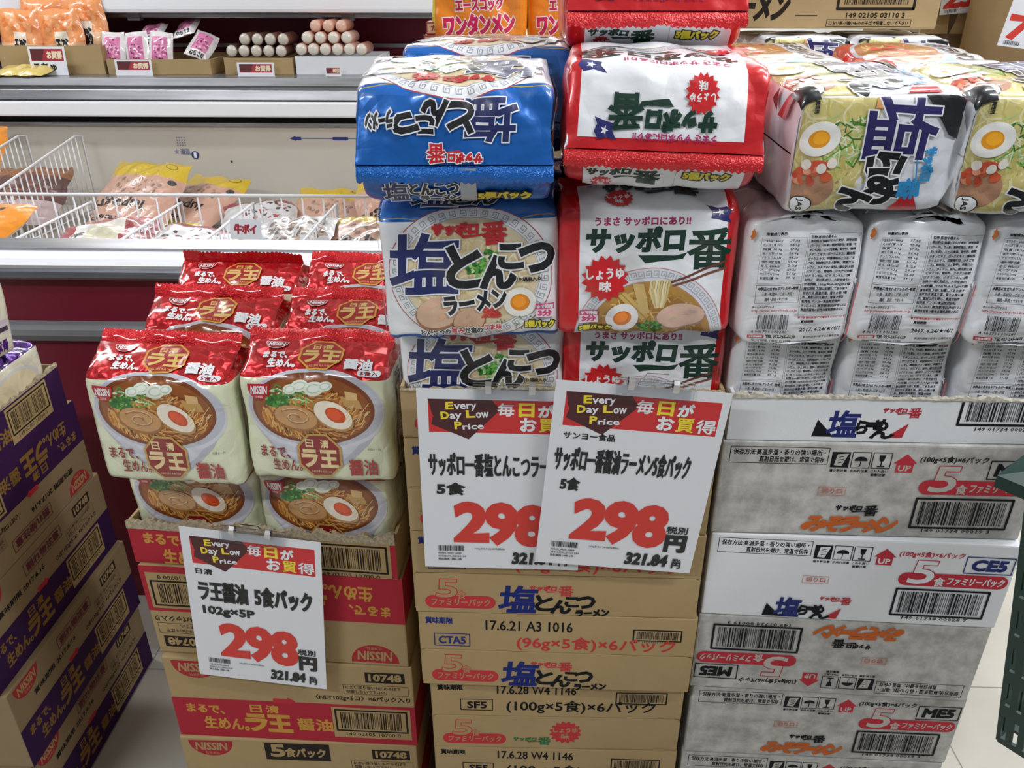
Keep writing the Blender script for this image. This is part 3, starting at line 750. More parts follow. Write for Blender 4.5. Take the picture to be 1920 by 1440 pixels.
# cartons: drawings run from the upper left corner of the face, y downwards
KR = hexc('#aa9066'); CRED = hexc('#b8333f')
def family_pack(A, x, y, w, h, ink, paper, ital=.12):
    """the 5食 ファミリーパック lozenge: big outlined numeral over a red pill"""
    A.pill(x, y + h * .55, x + w, y + h, ink)
    A.text('5', x + w * .18, y, x + w * .46, y + h * .62, paper, .4, (ink, 1.4), shear=.08)
    A.text('食', x + w * .46, y + h * .38, x + w * .58, y + h * .66, paper, .2, (ink, .7))
    A.text('ファミリーパック', x + w * .09, y + h * .66, x + w * .92, y + h * .91, paper, .25, shear=.1)
def flap_top(kind):
    A = Art(70.0)
    if kind == 'tonk':
        bl = hexc('#2a3570')
        A.text('賞味期限', 11, 11, 48, 22, bl, .55); A.text('17.6.21 A3 1016', 94, 14, 213, 31, INK, .45)
        A.barcode(297, 23, 362, 42, INK, 4, 2.0); A.text('149 01734 00041 4', 310, 43.5, 350, 46, INK)
        A.frame(22, 40, 71, 62, 1.4, bl); A.text('CTA5', 28, 45, 65, 58, bl, .7); A.text('(96g×5食)×6パック', 137, 40, 355, 66, hexc('#c23a3c'), .5)
    else:
        A.text('賞味期限', 11, 8, 48, 18, INK, .5); A.text('17.6.28 W4 1146', 98, 8, 213, 24, INK, .45)
        A.barcode(272, 18, 345, 40, INK, 5, 2.0); A.text('149 01734 00011 7', 286, 41.5, 330, 44, INK)
        A.frame(44, 36, 91, 58, 1.4, INK); A.text('SF5', 54, 41, 82, 54, INK, .7); A.text('(100g×5食)×6パック', 112, 36, 330, 62, INK, .5)
    return A
def flap_low(kind):
    A = Art(70.0); rd = hexc('#c03a40')
    family_pack(A, 15, 12, 96, 50, rd, KR)
    if kind == 'tonk':
        B = Art(); ichiban(B, 157, 70 - 36, 58, rd, b=1.1); A.add(B)
        bl = hexc('#1f2c74'); A.text('塩', 117, 21, 166, 66, bl, 1.6, shear=.1); A.text('と', 165, 36, 188, 62, INK, 1.4); A.text('ん', 186, 44, 212, 66, INK, 1.4); A.text('こ', 205, 38, 222, 54, INK, 1.3); A.text('つ', 220, 36, 244, 56, INK, 1.4); A.text('ラーメン', 220, 59, 264, 70, INK, 1.0, rot=4)
    else:
        B = Art(); ichiban(B, 122, 70 - 62, 56, hexc('#2c7046'), b=1.0); B.burst(200, 36, 25, rd)
        B.text('しょうゆ', 182, 36, 218, 46, KR, .4); B.text('味', 194, 22, 206, 33, KR, .4); A.add(B)
    return A
def pictograms(A, x, y, s, ink, paper):
    for k in range(3):
        x0 = x + k * s * 1.12
        if k == 0:
            A.rect(x0, y, x0 + s, y + s, ink); A.poly([(x0 + s * .3, y + s * .15), (x0 + s * .9, y + s * .1), (x0 + s * .62, y + s * .9), (x0 + s * .2, y + s * .85)], paper)
            for j in range(3): A.line([(x0 + s * .4, y + s * (.35 + .18 * j)), (x0 + s * .66, y + s * (.28 + .18 * j))], 1, ink)
        else: A.frame(x0, y, x0 + s, y + s, 1.0, ink)
        if k == 1:
            A.poly([(x0 + s * .15, y + s * .55)] + [(x0 + s * (.5 - .37 * math.cos(R(t))), y + s * (.55 - .28 * math.sin(R(t)))) for t in range(20, 170, 20)] + [(x0 + s * .85, y + s * .55)], ink); A.line([(x0 + s * .5, y + s * .5), (x0 + s * .5, y + s * .88), (x0 + s * .42, y + s * .88)], 1, ink)
        if k == 2:
            A.poly([(x0 + s * .32, y + s * .15), (x0 + s * .68, y + s * .15), (x0 + s * .62, y + s * .5), (x0 + s * .5, y + s * .6), (x0 + s * .38, y + s * .5)], ink); A.line([(x0 + s * .5, y + s * .5), (x0 + s * .5, y + s * .85)], 1.4, ink); A.line([(x0 + s * .32, y + s * .87), (x0 + s * .68, y + s * .87)], 1.6, ink)
        A.text(['香り移注意', '水ぬれ注意', 'こわれ扱い'][k], x0 + s * .02, y + s * 1.1, x0 + s * .98, y + s * 1.28, ink, .1)
    A.text('衝撃注意', x + s * 2.3, y + s * 1.34, x + s * 3.1, y + s * 1.52, ink, .1)
def arrow_up(A, x, y, w, h, ink, paper):
    A.poly([(x + w / 2, y), (x + w, y + h * .5), (x + w * .86, y + h * .5), (x + w * .86, y + h), (x + w * .14, y + h), (x + w * .14, y + h * .5), (x, y + h * .5)], ink)
    A.text('UP', x + w * .24, y + h * .62, x + w * .76, y + h * .92, paper, .3)
def shio_logo(A, x, y, w, H):
    """black and red corner triangles with the brush title between them"""
    h = w * .3
    A.poly([(x, y + h), (x + w * .04, y + h * .3), (x + w * .24, y + h)], INK); A.poly([(x + w * .78, y + h), (x + w, y + h * .4), (x + w * .96, y + h)], CRED)
    A.text('塩', x + w * .16, y + h * -.05, x + w * .47, y + h * .98, hexc('#27306f'), w * .011, shear=.06)
    A.text('ら', x + w * .46, y + h * .34, x + w * .57, y + h * .85, INK, w * .011); A.text('ー', x + w * .56, y + h * .4, x + w * .67, y + h * .56, INK, w * .011); A.text('め', x + w * .64, y + h * .28, x + w * .78, y + h * .72, INK, w * .011); A.text('ん', x + w * .62, y + h * .6, x + w * .86, y + h * 1.02, INK, w * .011)
    B = Art(); ichiban(B, x + w * .7, H - y - h * .18, w * .4, CRED, b=1.1); A.add(B)
def carton_face(kind, H):
    """385 mm wide front of the miso (grey) and salt (white) ramen cartons"""
    A = Art(H); paper = hexc('#dddfe4') if kind == 'salt' else hexc('#b7b4ad')
    code = 'CE5' if kind == 'salt' else 'ME5'; cc = hexc('#27306f') if kind == 'salt' else INK
    A.frame(10, 7, 128, 30, .9, INK); A.text('保存方法:高温多湿・香りの強い場所・', 14, 10, 124, 18, INK, .2); A.text('直射日光を避け、常温で保存', 46, 20, 124, 28, INK, .2)
    pictograms(A, 132, 12, 22, INK, paper); arrow_up(A, 207, 13, 28, 26, CRED, paper)
    A.text('(100g×5食)×6パック', 238, 15, 318, 25, CRED if kind == 'salt' else INK, .25, shear=.1)
    A.frame(322, 20, 381, 46, 1.4, cc); A.text(code, 331, 25, 373, 41, cc, 1.3, shear=.1)
    A.pill(244, 49, 381, 70, CRED); A.text('5', 258, 30, 288, 66, paper, .8, (CRED, 1.2), shear=.12); A.text('食', 289, 55, 303, 69, paper, .3, (CRED, .8)); A.text('ファミリーパック', 306, 54, 376, 66, paper, .4, shear=.12)
    A.barcode(246, 76, 363, 120, INK, 8, 3.0); A.text('149 01734 00028 7' if kind == 'salt' else '149 01734 00019 3', 262, 122, 346, 127, INK, .1)
    A.frame(124, 62, 157, 74, .6, hexc('#c06a5a')); A.text('切り口', 128, 64.5, 153, 71.5, hexc('#c06a5a'), .2)
    if kind == 'salt': shio_logo(A, 80, 102, 102, H)
    else:
        B = Art(); ichiban(B, 150, H - 104, 52, INK, b=1.1); og = hexc('#c4622c')
        for s, a, b in (('み', 114, 142), ('そ', 140, 162), ('ラ', 160, 180), ('ー', 178, 194), ('メ', 192, 212), ('ン', 208, 228)): B.text(s, a, H - 128 if s != 'ー' else H - 120, b, H - 107 if s != 'ー' else H - 115, og, 1.7, shear=.25)
        A.add(B)
    return A
def salt_tray_face(H):
    A = Art(H); shio_logo(A, 100, 18, 112, H)
    A.barcode(268, -6, 378, 32, INK, 8, 3.2); A.text('149 01734 00028 7', 290, 35, 362, 40, INK, .1)
    A.clip(0, 0, 382, H - 2); return A
def raoh_face(H, W, band, five=False, bits=None, gold='#c39242'):
    """kraft upper half with the maker's badge, coloured lower half with gold lettering; bits picks halves"""
    A = Art(H); h = H / 2 if bits is None else H; gd = hexc(gold)
    y = 0
    if bits in (None, 'kraft'):
        half_badge(A, 14, 88, 6, 36, hexc('#a83238'), KR)
        A.rect(318, 14, 380, 36, hexc('#2a2320')); A.text('10748', 324, 18, 374, 32, KR, .9)
        if five: A.rect(140, 6, 248, 46, hexc('#2a2320')); A.text('5', 150, 11, 172, 38, KR, 1.6); A.text('食パック', 174, 17, 240, 38, KR, .8)
        A.frame(282, 42, 384, 62, .7, hexc('#4a3f36')); A.text('におい移り強いもののそばで', 286, 44, 372, 51, hexc('#4a3f36'), .15); A.text('保管しないで下さい。', 286, 53, 350, 60, hexc('#4a3f36'), .15)
        A.text('〈NET102g×5コ〉×6パック入り', 236, 66, 386, 78, hexc('#3a302a'), .4)
        y = h
    if bits in (None, 'band'):
        A.rect(0, y, W, H, band)
        A.poly([(166, y - 7), (190, y - 7), (190, y - 10), (202, y - 2), (190, y + 6), (190, y + 3), (166, y + 3)], CRED)
        A.text('まるで、', 22, y + 14, 82, y + 32, gd, .8, rot=-2); A.text('生めん。', 46, y + 42, 118, y + 68, gd, .9, rot=-2)
        A.text('日', 126, y + 10, 144, y + 26, gd, .6); A.text('清', 152, y + 10, 172, y + 26, gd, .6); A.text('ラ', 116, y + 32, 148, y + 68, gd, 2.4); A.text('王', 152, y + 32, 188, y + 68, gd, 2.4)
        A.text('醤', 200, y + 36, 226, y + 62, gd, .9); A.text('油', 230, y + 36, 256, y + 62, gd, .9)
        A.rect(258, y + 6, 384, y + 74, KR); A.barcode(264, y + 12, 378, y + 58, hexc('#231d1a'), 12, 3.2); A.text('149 02105 10700 0', 278, y + 62, 366, y + 69, hexc('#3a302a'), .15)
    return A
def purple_face(H, W, flip):
    A = raoh_face(H, W, hexc('#391c48'), gold='#8d6a34')
    Q = Art(H); Q.text('賞味期限 2017.6.16', 60, 50, 200, 62, INK, .25); Q.frame(150, 16, 270, 40, 1.2, hexc('#6e3440')); Q.text('割れ物注意', 158, 20, 262, 36, hexc('#6e3440'), .7)
    A.add(Q)
    return A
def flipped(A, W, H): return Art().add(A, -1, W, -1, H)

def price_card_art(maker, name, size, nx0, nx1, W=205.0, H=287.0):
    A = Art(H); X = lambda s: s * W; Y = lambda t: t * H; rd = hexc('#cf2b30'); br = hexc('#4a1a20'); ye = hexc('#f2d93a')
    A.rect(X(.065), Y(.05), X(.955), Y(.22), rd)
    A.poly([(X(.065), Y(.05)), (X(.44), Y(.05)), (X(.49), Y(.10)), (X(.35), Y(.215)), (X(.30), Y(.255)), (X(.08), Y(.18)), (X(.09), Y(.14))], br)
    A.poly([(X(.065), Y(.085)), (X(.095), Y(.14)), (X(.065), Y(.14))], rd)
    def mix(word, x0, x1, t0, t1):
        w = (x1 - x0) / (len(word) + .4)
        A.text(word[0], X(x0), Y(t0), X(x0 + w * 1.25), Y(t1), ye, .6, rot=4); A.text(word[1:], X(x0 + w * 1.5), Y(t0 + (.008 if 'y' not in word else .008)), X(x1), Y(t1 + (.008 if word[-1] == 'y' else 0)), WHITE, .35, rot=4)
    mix('Every', .17, .35, .065, .1); mix('Day', .14, .26, .115, .15); mix('Low', .29, .42, .105, .14); mix('Price', .22, .39, .165, .2)
    for s, a, b, t0, t1, c in (('毎', .475, .57, .065, .13, WHITE), ('日', .60, .685, .065, .13, ye), ('が', .715, .80, .07, .13, WHITE), ('お', .61, .70, .14, .205, WHITE), ('買', .72, .82, .14, .208, ye), ('得', .835, .945, .14, .208, WHITE)):
        A.text(s, X(a), Y(t0), X(b), Y(t1), c, .9 if s not in '買毎得' else .45)
    if maker: A.text(maker[0], X(.08), Y(.25), X(maker[1]), Y(.285), INK, .3)
    for s, a, b in name: A.text(s, X(a), Y(.33), X(b), Y(.455), INK, 1.5 if len(s) < 8 else .8)
    A.text(size[0], X(.1), Y(.495), X(size[1]), Y(.56), INK, 1.0)
    r2 = hexc('#d3352c')
    A.text('2', X(.215), Y(.615), X(.40), Y(.825), r2, 4.4); A.text('9', X(.415), Y(.615), X(.585), Y(.835), r2, 4.4); A.text('8', X(.605), Y(.625), X(.775), Y(.845), r2, 4.4)
    A.text('税別', X(.795), Y(.725), X(.925), Y(.765), INK, .4); A.text('円', X(.805), Y(.78), X(.925), Y(.87), INK, 2.0)
    A.barcode(X(.09), Y(.862), X(.26), Y(.895), INK, 3, 0, 30)
    g = hexc('#55575e')
    for k in range(3): A.text(['01060_0020_0409', '01012100_20161130', '税込価格 13時~1時'][k], X(.09), Y(.905 + .018 * k), X([.24, .27, .24][k]), Y(.916 + .018 * k), g, .15)
    A.text('100gあたり58.43円(税込)', X(.33), Y(.872), X(.52), Y(.884), g, .1)
    A.text('321.84', X(.575), Y(.9), X(.835), Y(.965), INK, 1.3, shear=.08); A.text('税込', X(.87), Y(.915), X(.925), Y(.935), INK, .3); A.text('円', X(.872), Y(.938), X(.925), Y(.972), INK, .6)
    return A

# ------------------------------------------------------------------ builders of the goods
film_mat('crimped_foil', 0.3, 0.6, [(520, 0.8, 0.002, 1.0), (30, 0.4, 0.005, 2.0)])
SPEC = {}
def pack_kind(key, W, H, D, rise, art, base, mat, fin, fin_metal, ground=2):
    r = math.hypot(D / 2, rise); rb = D / 2 + 2; P = 2 * (W + D)
    nu = int(round(P / 7.5)); nv = int(round((H + r + rb) / 7.5))
    A = art(W, H, D, r)
    SPEC[key] = dict(ground=ground, W=W, H=H, D=D, rise=rise, r=r, rb=rb, P=P, nu=nu, nv=nv, base=base, mat=mat, fin=fin, fin_metal=fin_metal,
                     pr=prep(A, P / nu, (H + r + rb) / nv, -W / 2, -rb))

def pack_grid(s, seed, squash=1.0, crease=1.0, fat=1.0, sag=0.0):
    W, H, D, P = s['W'], s['H'], s['D'], s['P']; rng = np.random.RandomState(seed)
    u = -W / 2 + np.arange(s['nu']) * P / s['nu']; v = -s['rb'] + np.arange(s['nv'] + 1) * (H + s['r'] + s['rb']) / s['nv']
    U, V = np.meshgrid(u, v)
    tt = np.clip((V - H) / s['r'], 0, 1); tb = np.clip(-V / s['rb'], 0, 1); tau = np.maximum(tt, tb)
    d = np.maximum(D / 2 * (1 - tau), 0.8)
    z = np.clip(V, 0, H) + s['rise'] * squash * tt - 2.0 * tb
    w = W / 2 * (1 + 0.015 * tau)
    tuck = 9.0 * np.sin(np.pi * np.clip(tau, 0, 1)) ** 1.0
    X = np.zeros_like(U); Y = np.zeros_like(U)
    a = U <= W / 2
    X[a] = U[a] * (w / (W / 2))[a]; Y[a] = -d[a]
    b = (U > W / 2) & (U <= W / 2 + D); t = (U - W / 2) / D
    X[b] = (w - tuck * np.sin(np.pi * np.clip(t, 0, 1)))[b]; Y[b] = (-d + 2 * d * t)[b]
    c = (U > W / 2 + D) & (U <= W * 1.5 + D); t = (U - W / 2 - D)
    X[c] = (w - t * (w / (W / 2)))[c]; Y[c] = d[c]
    e = U > W * 1.5 + D; t = (U - 1.5 * W - D) / D
    X[e] = (-w + tuck * np.sin(np.pi * np.clip(t, 0, 1)))[e]; Y[e] = (d - 2 * d * t)[e]
    # filled bag: faces bulge a little
    mid = np.clip(1 - (2 * np.clip(V, 0, H) / H - 1) ** 4, 0, 1) * (tau == 0) + 0.25 * (tau > 0) * (1 - tau)
    fx = np.clip(1 - (X / (W / 2)) ** 4, 0, 1); fy = np.clip(1 - (Y / (D / 2)) ** 4, 0, 1)
    bul = (4.5 * fat) * mid
    Y = Y + np.where(a | c, np.sign(Y) * bul * fx, 0); X = X + np.where(b | e, np.sign(X) * bul * fy, 0)
    z = z + np.where(tau > 0, np.sign(V - H / 2) * 3.0 * np.sin(np.pi * tau) * fx, 0)
    Y = Y + sag * tt ** 1.2
    G = np.stack([X, Y, z], 2)
    for _ in range(3):
        L = (np.roll(G, 1, 1) + np.roll(G, -1, 1)) / 2; Q = G.copy(); Q[1:-1] = (G[:-2] + G[2:]) / 2
        Q = (L + Q) / 2; Q[0] = G[0]; Q[-1] = G[-1]; G = G + 0.6 * (Q - G)
    N = grid_normals(G, True)
    # soft dents, straight creases, and folds running out from the shoulders
    disp = np.zeros_like(U)
    for _ in range(6):
        k = rng.uniform(.02, .07, 2); disp += rng.uniform(.3, .7) * np.sin(G[:, :, 0] * k[0] * 2 + G[:, :, 2] * k[1] + G[:, :, 1] * k[1] * 1.3 + rng.uniform(0, 6))
    for _ in range(34):
        th = rng.uniform(0, np.pi); cu, cv = rng.uniform(u[0], u[-1]), rng.choice([H, H, H + s['r'] * .5, 0, rng.uniform(0, H)]) + rng.uniform(-10, 10)
        du = (U - cu + P / 2) % P - P / 2; dv = V - cv
        al = du * np.cos(th) + dv * np.sin(th); ac = -du * np.sin(th) + dv * np.cos(th)
        L = rng.uniform(18, 48); amp = rng.uniform(.6, 1.9) * rng.choice([-1, 1]) * crease
        face = np.where((V > 8) & (V < H - 12), 0.45, 1.0)
        disp += amp * face * np.exp(-(al / L) ** 2) * np.maximum(0, 1 - np.abs(ac) / rng.uniform(6, 12))
    disp *= np.where(tau > 0.97, 0.2, 1)
    G = G + N * disp[:, :, None]
    return G / 1000.0

def make_fin(s, seed, lean, parent, length=17.0, sag=0.0):
    """the crimped seal standing on the ridge; lean in degrees, + towards the front"""
    rng = np.random.RandomState(seed + 500); n, m = 60, 5; W = s['W'] * 1.01
    x = np.linspace(-W / 2, W / 2, n + 1); P = np.zeros((m + 1, n + 1, 3)); z0 = s['H'] + s['rise'] - 1.5
    ph = rng.uniform(0, 6, 3)
    for j in range(m + 1):
        q = j / m; ln = length * q + (1.1 * np.where(np.arange(n + 1) % 2, 1, -1) if j == m else 0)
        a = R(lean) * (0.35 + 0.65 * q) + 0.12 * np.sin(x * .05 + ph[0]) + .08 * np.sin(x * .13 + ph[1])
        P[j, :, 0] = x; P[j, :, 1] = sag - np.sin(a) * ln + .8 * q * np.sin(x * .21 + ph[2]); P[j, :, 2] = z0 + np.cos(a) * ln
    P /= 1000.0
    N = grid_normals(P, False); B = P - N * 0.0006
    o = surface_mesh('seal_fin', P, s['fin'], s['fin_metal'], None, False, 'crimped_foil', extra=B)
    o.parent = parent
    return o

VIEW = {'F': 0, 'R': 1, 'B': 2, 'L': 3}
def seen(s, faces, vmin=-999.0):
    """the printed triangles on the faces that can be seen (F front, R right, B back, L left), plus the ground colours"""
    t, idx, cols = s['pr']; du = s['P'] / s['nu']; dv = (s['H'] + s['r'] + s['rb']) / s['nv']
    u = (t[:, :, 0].mean(1) * du) % s['P']; v = t[:, :, 1].mean(1) * dv - s['rb']
    W, D = s['W'], s['D']; f = np.where(u < W, 0, np.where(u < W + D, 1, np.where(u < 2 * W + D, 2, 3)))
    ok = (idx[:, 1] < s['ground']) | (np.isin(f, [VIEW[q] for q in faces]) & (v > vmin))
    return t[ok], idx[ok], cols
PROTO = {}
def make_pack(key, name, loc, rot, label, group, seed, lean=40, squash=1.0, crease=1.0, fat=1.0, cat='noodle pack', flen=17.0, faces='FRBL', vmin=-8.0, sag=0.0):
    s = SPEC[key]
    if faces == '' and key in PROTO:   # one more of the packs standing behind: a copy with its seal
        src = PROTO[key]; o = src.copy(); COL.objects.link(o)
        for ch in src.children:
            c = ch.copy(); c.parent = o; COL.objects.link(c)
        o.location = loc; o.rotation_euler = rot if isinstance(rot, Euler) else Euler([R(a) for a in rot])
        return tag(o, label, cat, group)
    G = pack_grid(s, seed, squash, crease, fat, sag)
    o = surface_mesh(name, G, s['base'], 0.0, seen(s, faces, vmin), True, s['mat'])
    if faces == '': PROTO[key] = o
    s2 = dict(s); s2['rise'] = s['rise'] * squash
    make_fin(s2, seed, lean, o, flen, sag)
    o.location = loc; o.rotation_euler = rot if isinstance(rot, Euler) else Euler([R(a) for a in rot])
    return tag(o, label, cat, group)
# orientations: standing; on its back with the sealed top towards the aisle; on its back with the top to the right
def lying(yaw=0, tip=0, roll=0):
    M = Matrix(((-1, 0, 0), (0, 0, -1), (0, -1, 0)))
    return (Matrix.Rotation(R(yaw), 3, 'Z') @ Matrix.Rotation(R(tip), 3, 'X') @ Matrix.Rotation(R(roll), 3, 'Y') @ M).to_euler()
def sideways(yaw=0, tip=0, roll=0):
    M = Matrix(((0, 0, 1), (-1, 0, 0), (0, -1, 0)))
    return (Matrix.Rotation(R(yaw), 3, 'Z') @ Matrix.Rotation(R(tip), 3, 'X') @ Matrix.Rotation(R(roll), 3, 'Y') @ M).to_euler()

def copy_tree(o, label, loc, rz):
    def cp(q, par):
        c = q.copy(); COL.objects.link(c)
        if par: c.parent = par
        for ch in q.children: cp(ch, c)
        return c
    c = cp(o, None); c.location = loc; c.rotation_euler = (0, 0, rz); c['label'] = label
    return c

CAT_BOX = 'cardboard box'
def carton(name, W, D, H, mat, face, loc, rz, label, group, side=None):
    """closed case: x 0..W, front at y=0, base at z=0, all in metres; face drawing in mm"""
    b = MB().box(0, W, 0, D, 0.0006, H - 0.0006, slot=0, bev=0.0025)
    if face: b.art(face, (0, 0, 0), (1, 0, 0), (0, 0, 1))
    if side: b.art(side, (W, 0, 0), (0, 1, 0), (0, 0, 1))
    o = b.build(name, [mat, 'print_ink']); o.location = loc; o.rotation_euler = (0, 0, rz)
    return tag(o, label, CAT_BOX, group)
def flap_plate(W, h, art, parent, z0, name='flap', droop=0.0, round_top=False, mat='kraft'):
    b = MB(); x0, x1 = 0.002, W - 0.002; r = 0.009; t = 0.0035
    if round_top: prof = [(x0, 0), (x1, 0), (x1, h - r)] + [(x1 - r + r * math.cos(R(a)), h - r + r * math.sin(R(a))) for a in (22, 45, 67, 90)] + [(x0 + r - r * math.sin(R(a)), h - r + r * math.cos(R(a))) for a in (0, 22, 45, 67)] + [(x0, h - r)]
    else: prof = [(x0, 0), (x1, 0), (x1, h), (x0, h)]
    n = len(prof)
    V = [(x, y, z) for y in (-t, 0) for x, z in prof]
    F = [tuple(range(n)), tuple(range(2 * n - 1, n - 1, -1))] + [(k, k + n, (k + 1) % n + n, (k + 1) % n) for k in range(n)]
    b.add(V, F, slot=0); b.art(art, (0, -t, -0.001), (1, 0, 0), (0, 0, 1))
    o = b.build(name, [mat, 'print_ink'], parent); o.location = (0, 0, z0); o.rotation_euler = (R(droop), 0, 0)
    return o
def kraft_case(kind, W, D, H, loc, rz, label, group):
    b = MB().box(0, W, 0.0002, D, 0.0006, H - 0.0006, slot=0, bev=0.0025)
    o = b.build('carton', ['kraft', 'print_ink']); o.location = loc; o.rotation_euler = (0, 0, rz)
    h = H / 2
    flap_plate(W, h - 0.0012, flap_top(kind), o, h + 0.0004, droop=-0.4)
    flap_plate(W, h - 0.0012, flap_low(kind), o, 0.0006, droop=0.5, round_top=True)
    return tag(o, label, CAT_BOX, group)
def tray(name, W, D, H, mat, face, loc, rz, label, group, torn='torn_board', rim=0.006, seed=1, rag=0.004, rim_in=0.0):
    t = 0.004; b = MB()
    b.box(0, W, 0, t, 0.0006, H, slot=0); b.box(0, W, D - t, D, 0.0006, H + 0.005, slot=0)
    b.box(0, t, t, D - t, 0.0006, H + 0.004, slot=0); b.box(W - t, W, t, D - t, 0.0006, H + 0.004, slot=0); b.box(t, W - t, t, D - t, 0.0006, 0.004, slot=0)
    if face: b.art(face, (0, 0, 0), (1, 0, 0), (0, 0, 1))
    o = b.build(name, [mat, 'print_ink']); o.location = loc; o.rotation_euler = (0, 0, rz)
    r = random.Random(seed); n = 90; V = []; F = []; z = 0
    for i in range(n + 1):
        x = W * i / n; z = 0.7 * z + r.uniform(-rag, rag); zt = H + rim + z
        for y in (-0.0012 + r.uniform(-.0006, .0004), t + 0.0008 + r.uniform(-.0004, .0006)):
            V += [(x, y, H - rim_in), (x, y, max(H + .001, zt + r.uniform(-.001, .001)))]
    for i in range(n):
        a, c = i * 4, i * 4 + 4
        F += [(a, c, c + 1, a + 1), (a + 1, c + 1, c + 3, a + 3), (a + 3, c + 3, c + 2, a + 2), (a + 2, c + 2, c, a)]
    e = MB().add(V, F).build('torn_edge', [torn], o); e['label'] = 'ragged torn cardboard edge'
    return tag(o, label, CAT_BOX, group)

def price_card(art, W, H, loc, rot, label, group=None, name='price_card'):
    b = MB().box(0, W, 0, 0.0005, -H, 0, c=hexc('#e2e4ea'), slot=0)
    b.art(art, (0, 0, -H), (1, 0, 0), (0, 0, 1), slot=0)
    o = b.build(name, ['paper_ink']); o.location = loc; o.rotation_euler = rot
    return tag(o, label, 'price sign', group)
def sign_clip(loc, rot, label, W=0.09):
    root = empty('sign_clip', loc); root.rotation_euler = rot
    for y, h in ((-0.0032, 0.022), (0.0022, 0.014)):
        MB().box(0, W, y, y + 0.0016, -h, 0.004, bev=0.0005).build('jaw', ['clear_plastic'], root)
    hx = W / 2; V = []
    for y in (-0.0075, -0.0055):
        V += [(hx - 0.02, y + 0.003, 0.0), (hx + 0.02, y + 0.003, 0.0), (hx + 0.012, y, 0.017), (hx - 0.012, y, 0.017)]
    MB().add(V, [(0, 1, 2, 3), (7, 6, 5, 4), (0, 4, 5, 1), (1, 5, 6, 2), (2, 6, 7, 3), (3, 7, 4, 0)]).build('handle', ['clear_plastic'], root)
    for fx in (0.2, 0.76):
        x = W * fx; b = MB()
        pts = [(-0.0045, -0.007), (-0.0058, -0.003), (-0.0058, 0.004), (-0.002, 0.0072), (0.003, 0.0055), (0.0046, 0.0), (0.0042, -0.005)]
        V = []; F = []
        for y, z in pts:
            V += [(x - 0.0036, y, z), (x + 0.0036, y, z), (x + 0.0036, y + 0.0004, z + 0.0003), (x - 0.0036, y + 0.0004, z + 0.0003)]
        for k in range(len(pts) - 1):
            for q in range(4): F.append((k * 4 + q, k * 4 + (q + 1) % 4, k * 4 + 4 + (q + 1) % 4, k * 4 + 4 + q))
        sp = b.add(V, F).build('spring', ['spring_steel'], root); sp['label'] = 'small steel spring band'
    return tag(root, label, 'clip')

def pillow_bag(name, w, h, t, art, base, loc, rot, label, group, seed, mat='printed_film', cat='frozen food bag', lumps=1.0):
    n, m = int(w / 12) + 2, int(h / 12) + 2; rng = np.random.RandomState(seed)
    X, Y = np.meshgrid(np.linspace(-w / 2, w / 2, n + 1), np.linspace(-h / 2, h / 2, m + 1))
    X0, Y0 = X, Y
    e = np.clip((1 - np.abs(2 * X / w) ** 3) * (1 - np.abs(2 * Y / h) ** 4), 0, 1) ** .7
    nz = sum(rng.uniform(.3, .9) * np.sin(X * rng.uniform(.03, .13) + Y * rng.uniform(-.13, .13) + rng.uniform(0, 6)) for _ in range(7))
    Z = t / 2 * e + e * nz * 2.2 * lumps + (1 - e) * 1.2 * np.sin(X * .12 + seed)
    Zb = -t / 2 * e * .7 + (1 - e) * 1.2 * np.sin(X * .12 + seed) - 0.3
    X = X0 + w * .018 * np.sin(Y0 * .05 + seed) * (np.abs(2 * X0 / w)) + w * .03 * np.sign(X0) * -(2 * Y0 / h) ** 2 * (2 * X0 / w) ** 2; Y = Y0 + h * .016 * np.sin(X0 * .06 + 2 * seed) * np.abs(2 * Y0 / h)
    P = np.stack([X, Y, Z], 2) / 1000; B = np.stack([X, Y, Zb], 2) / 1000
    pr = prep(art, w / n, h / m, -w / 2, -h / 2) if art else None
    o = surface_mesh(name, P, base, 0.0, pr, False, mat, extra=B)
    o.location = loc; o.rotation_euler = Euler([R(a) for a in rot])
    return tag(o, label, cat, group)

# ------------------------------------------------------------------ the shop: floor, back wall, ceiling
struct(MB().box(-4.5, 4.5, -3.0, 10.0, -0.05, 0.0).build('floor', ['vinyl_floor']))
struct(MB().box(-4.5, 4.5, 9.9, 10.0, 0, 3.0).build('wall_back', ['wall_paint']))
struct(MB().box(-4.5, 4.5, -3.0, 10.0, 3.0, 3.05).build('ceiling', ['ceiling_paint']))

# ------------------------------------------------------------------ the chest freezer behind the display
fx0, fx1 = -2.9, -0.24
fz = empty('display_freezer', ((fx0 + fx1) / 2, 2.0, 0)); tag(fz, 'long open chest freezer with dark red front, white rails and an upper goods shelf', 'freezer')
def fpart(b, name, mats, label=None, smooth=False):
    o = b.build(name, mats, fz, smooth); o.location = (-fz.location.x, -fz.location.y, 0)
    if label: o['label'] = label
    return o
fpart(MB().box(fx0, fx1, 1.60, 1.64, 0.0, 0.89), 'front_panel', ['freezer_red'], 'dark red lower front panel')
fpart(MB().extrude_x([(1.60, 0.735), (1.585, 0.742), (1.575, 0.758), (1.575, 0.772), (1.585, 0.780), (1.60, 0.784)], fx0, fx1), 'bumper', ['grey_bumper'], 'grey bumper strip')
fpart(MB().extrude_x([(1.66, 0.89), (1.57, 0.89), (1.562, 0.897), (1.57, 0.902), (1.575, 0.905), (1.565, 0.918), (1.66, 0.918)], fx0, fx1), 'lower_rail', ['brushed_steel'], 'metal lower rail')
fpart(MB().extrude_x([(1.66, 0.918), (1.562, 0.918), (1.556, 0.926), (1.565, 0.938), (1.59, 0.944), (1.66, 0.944)], fx0, fx1), 'top_rail', ['canopy_white'], 'glossy white rounded top rail')
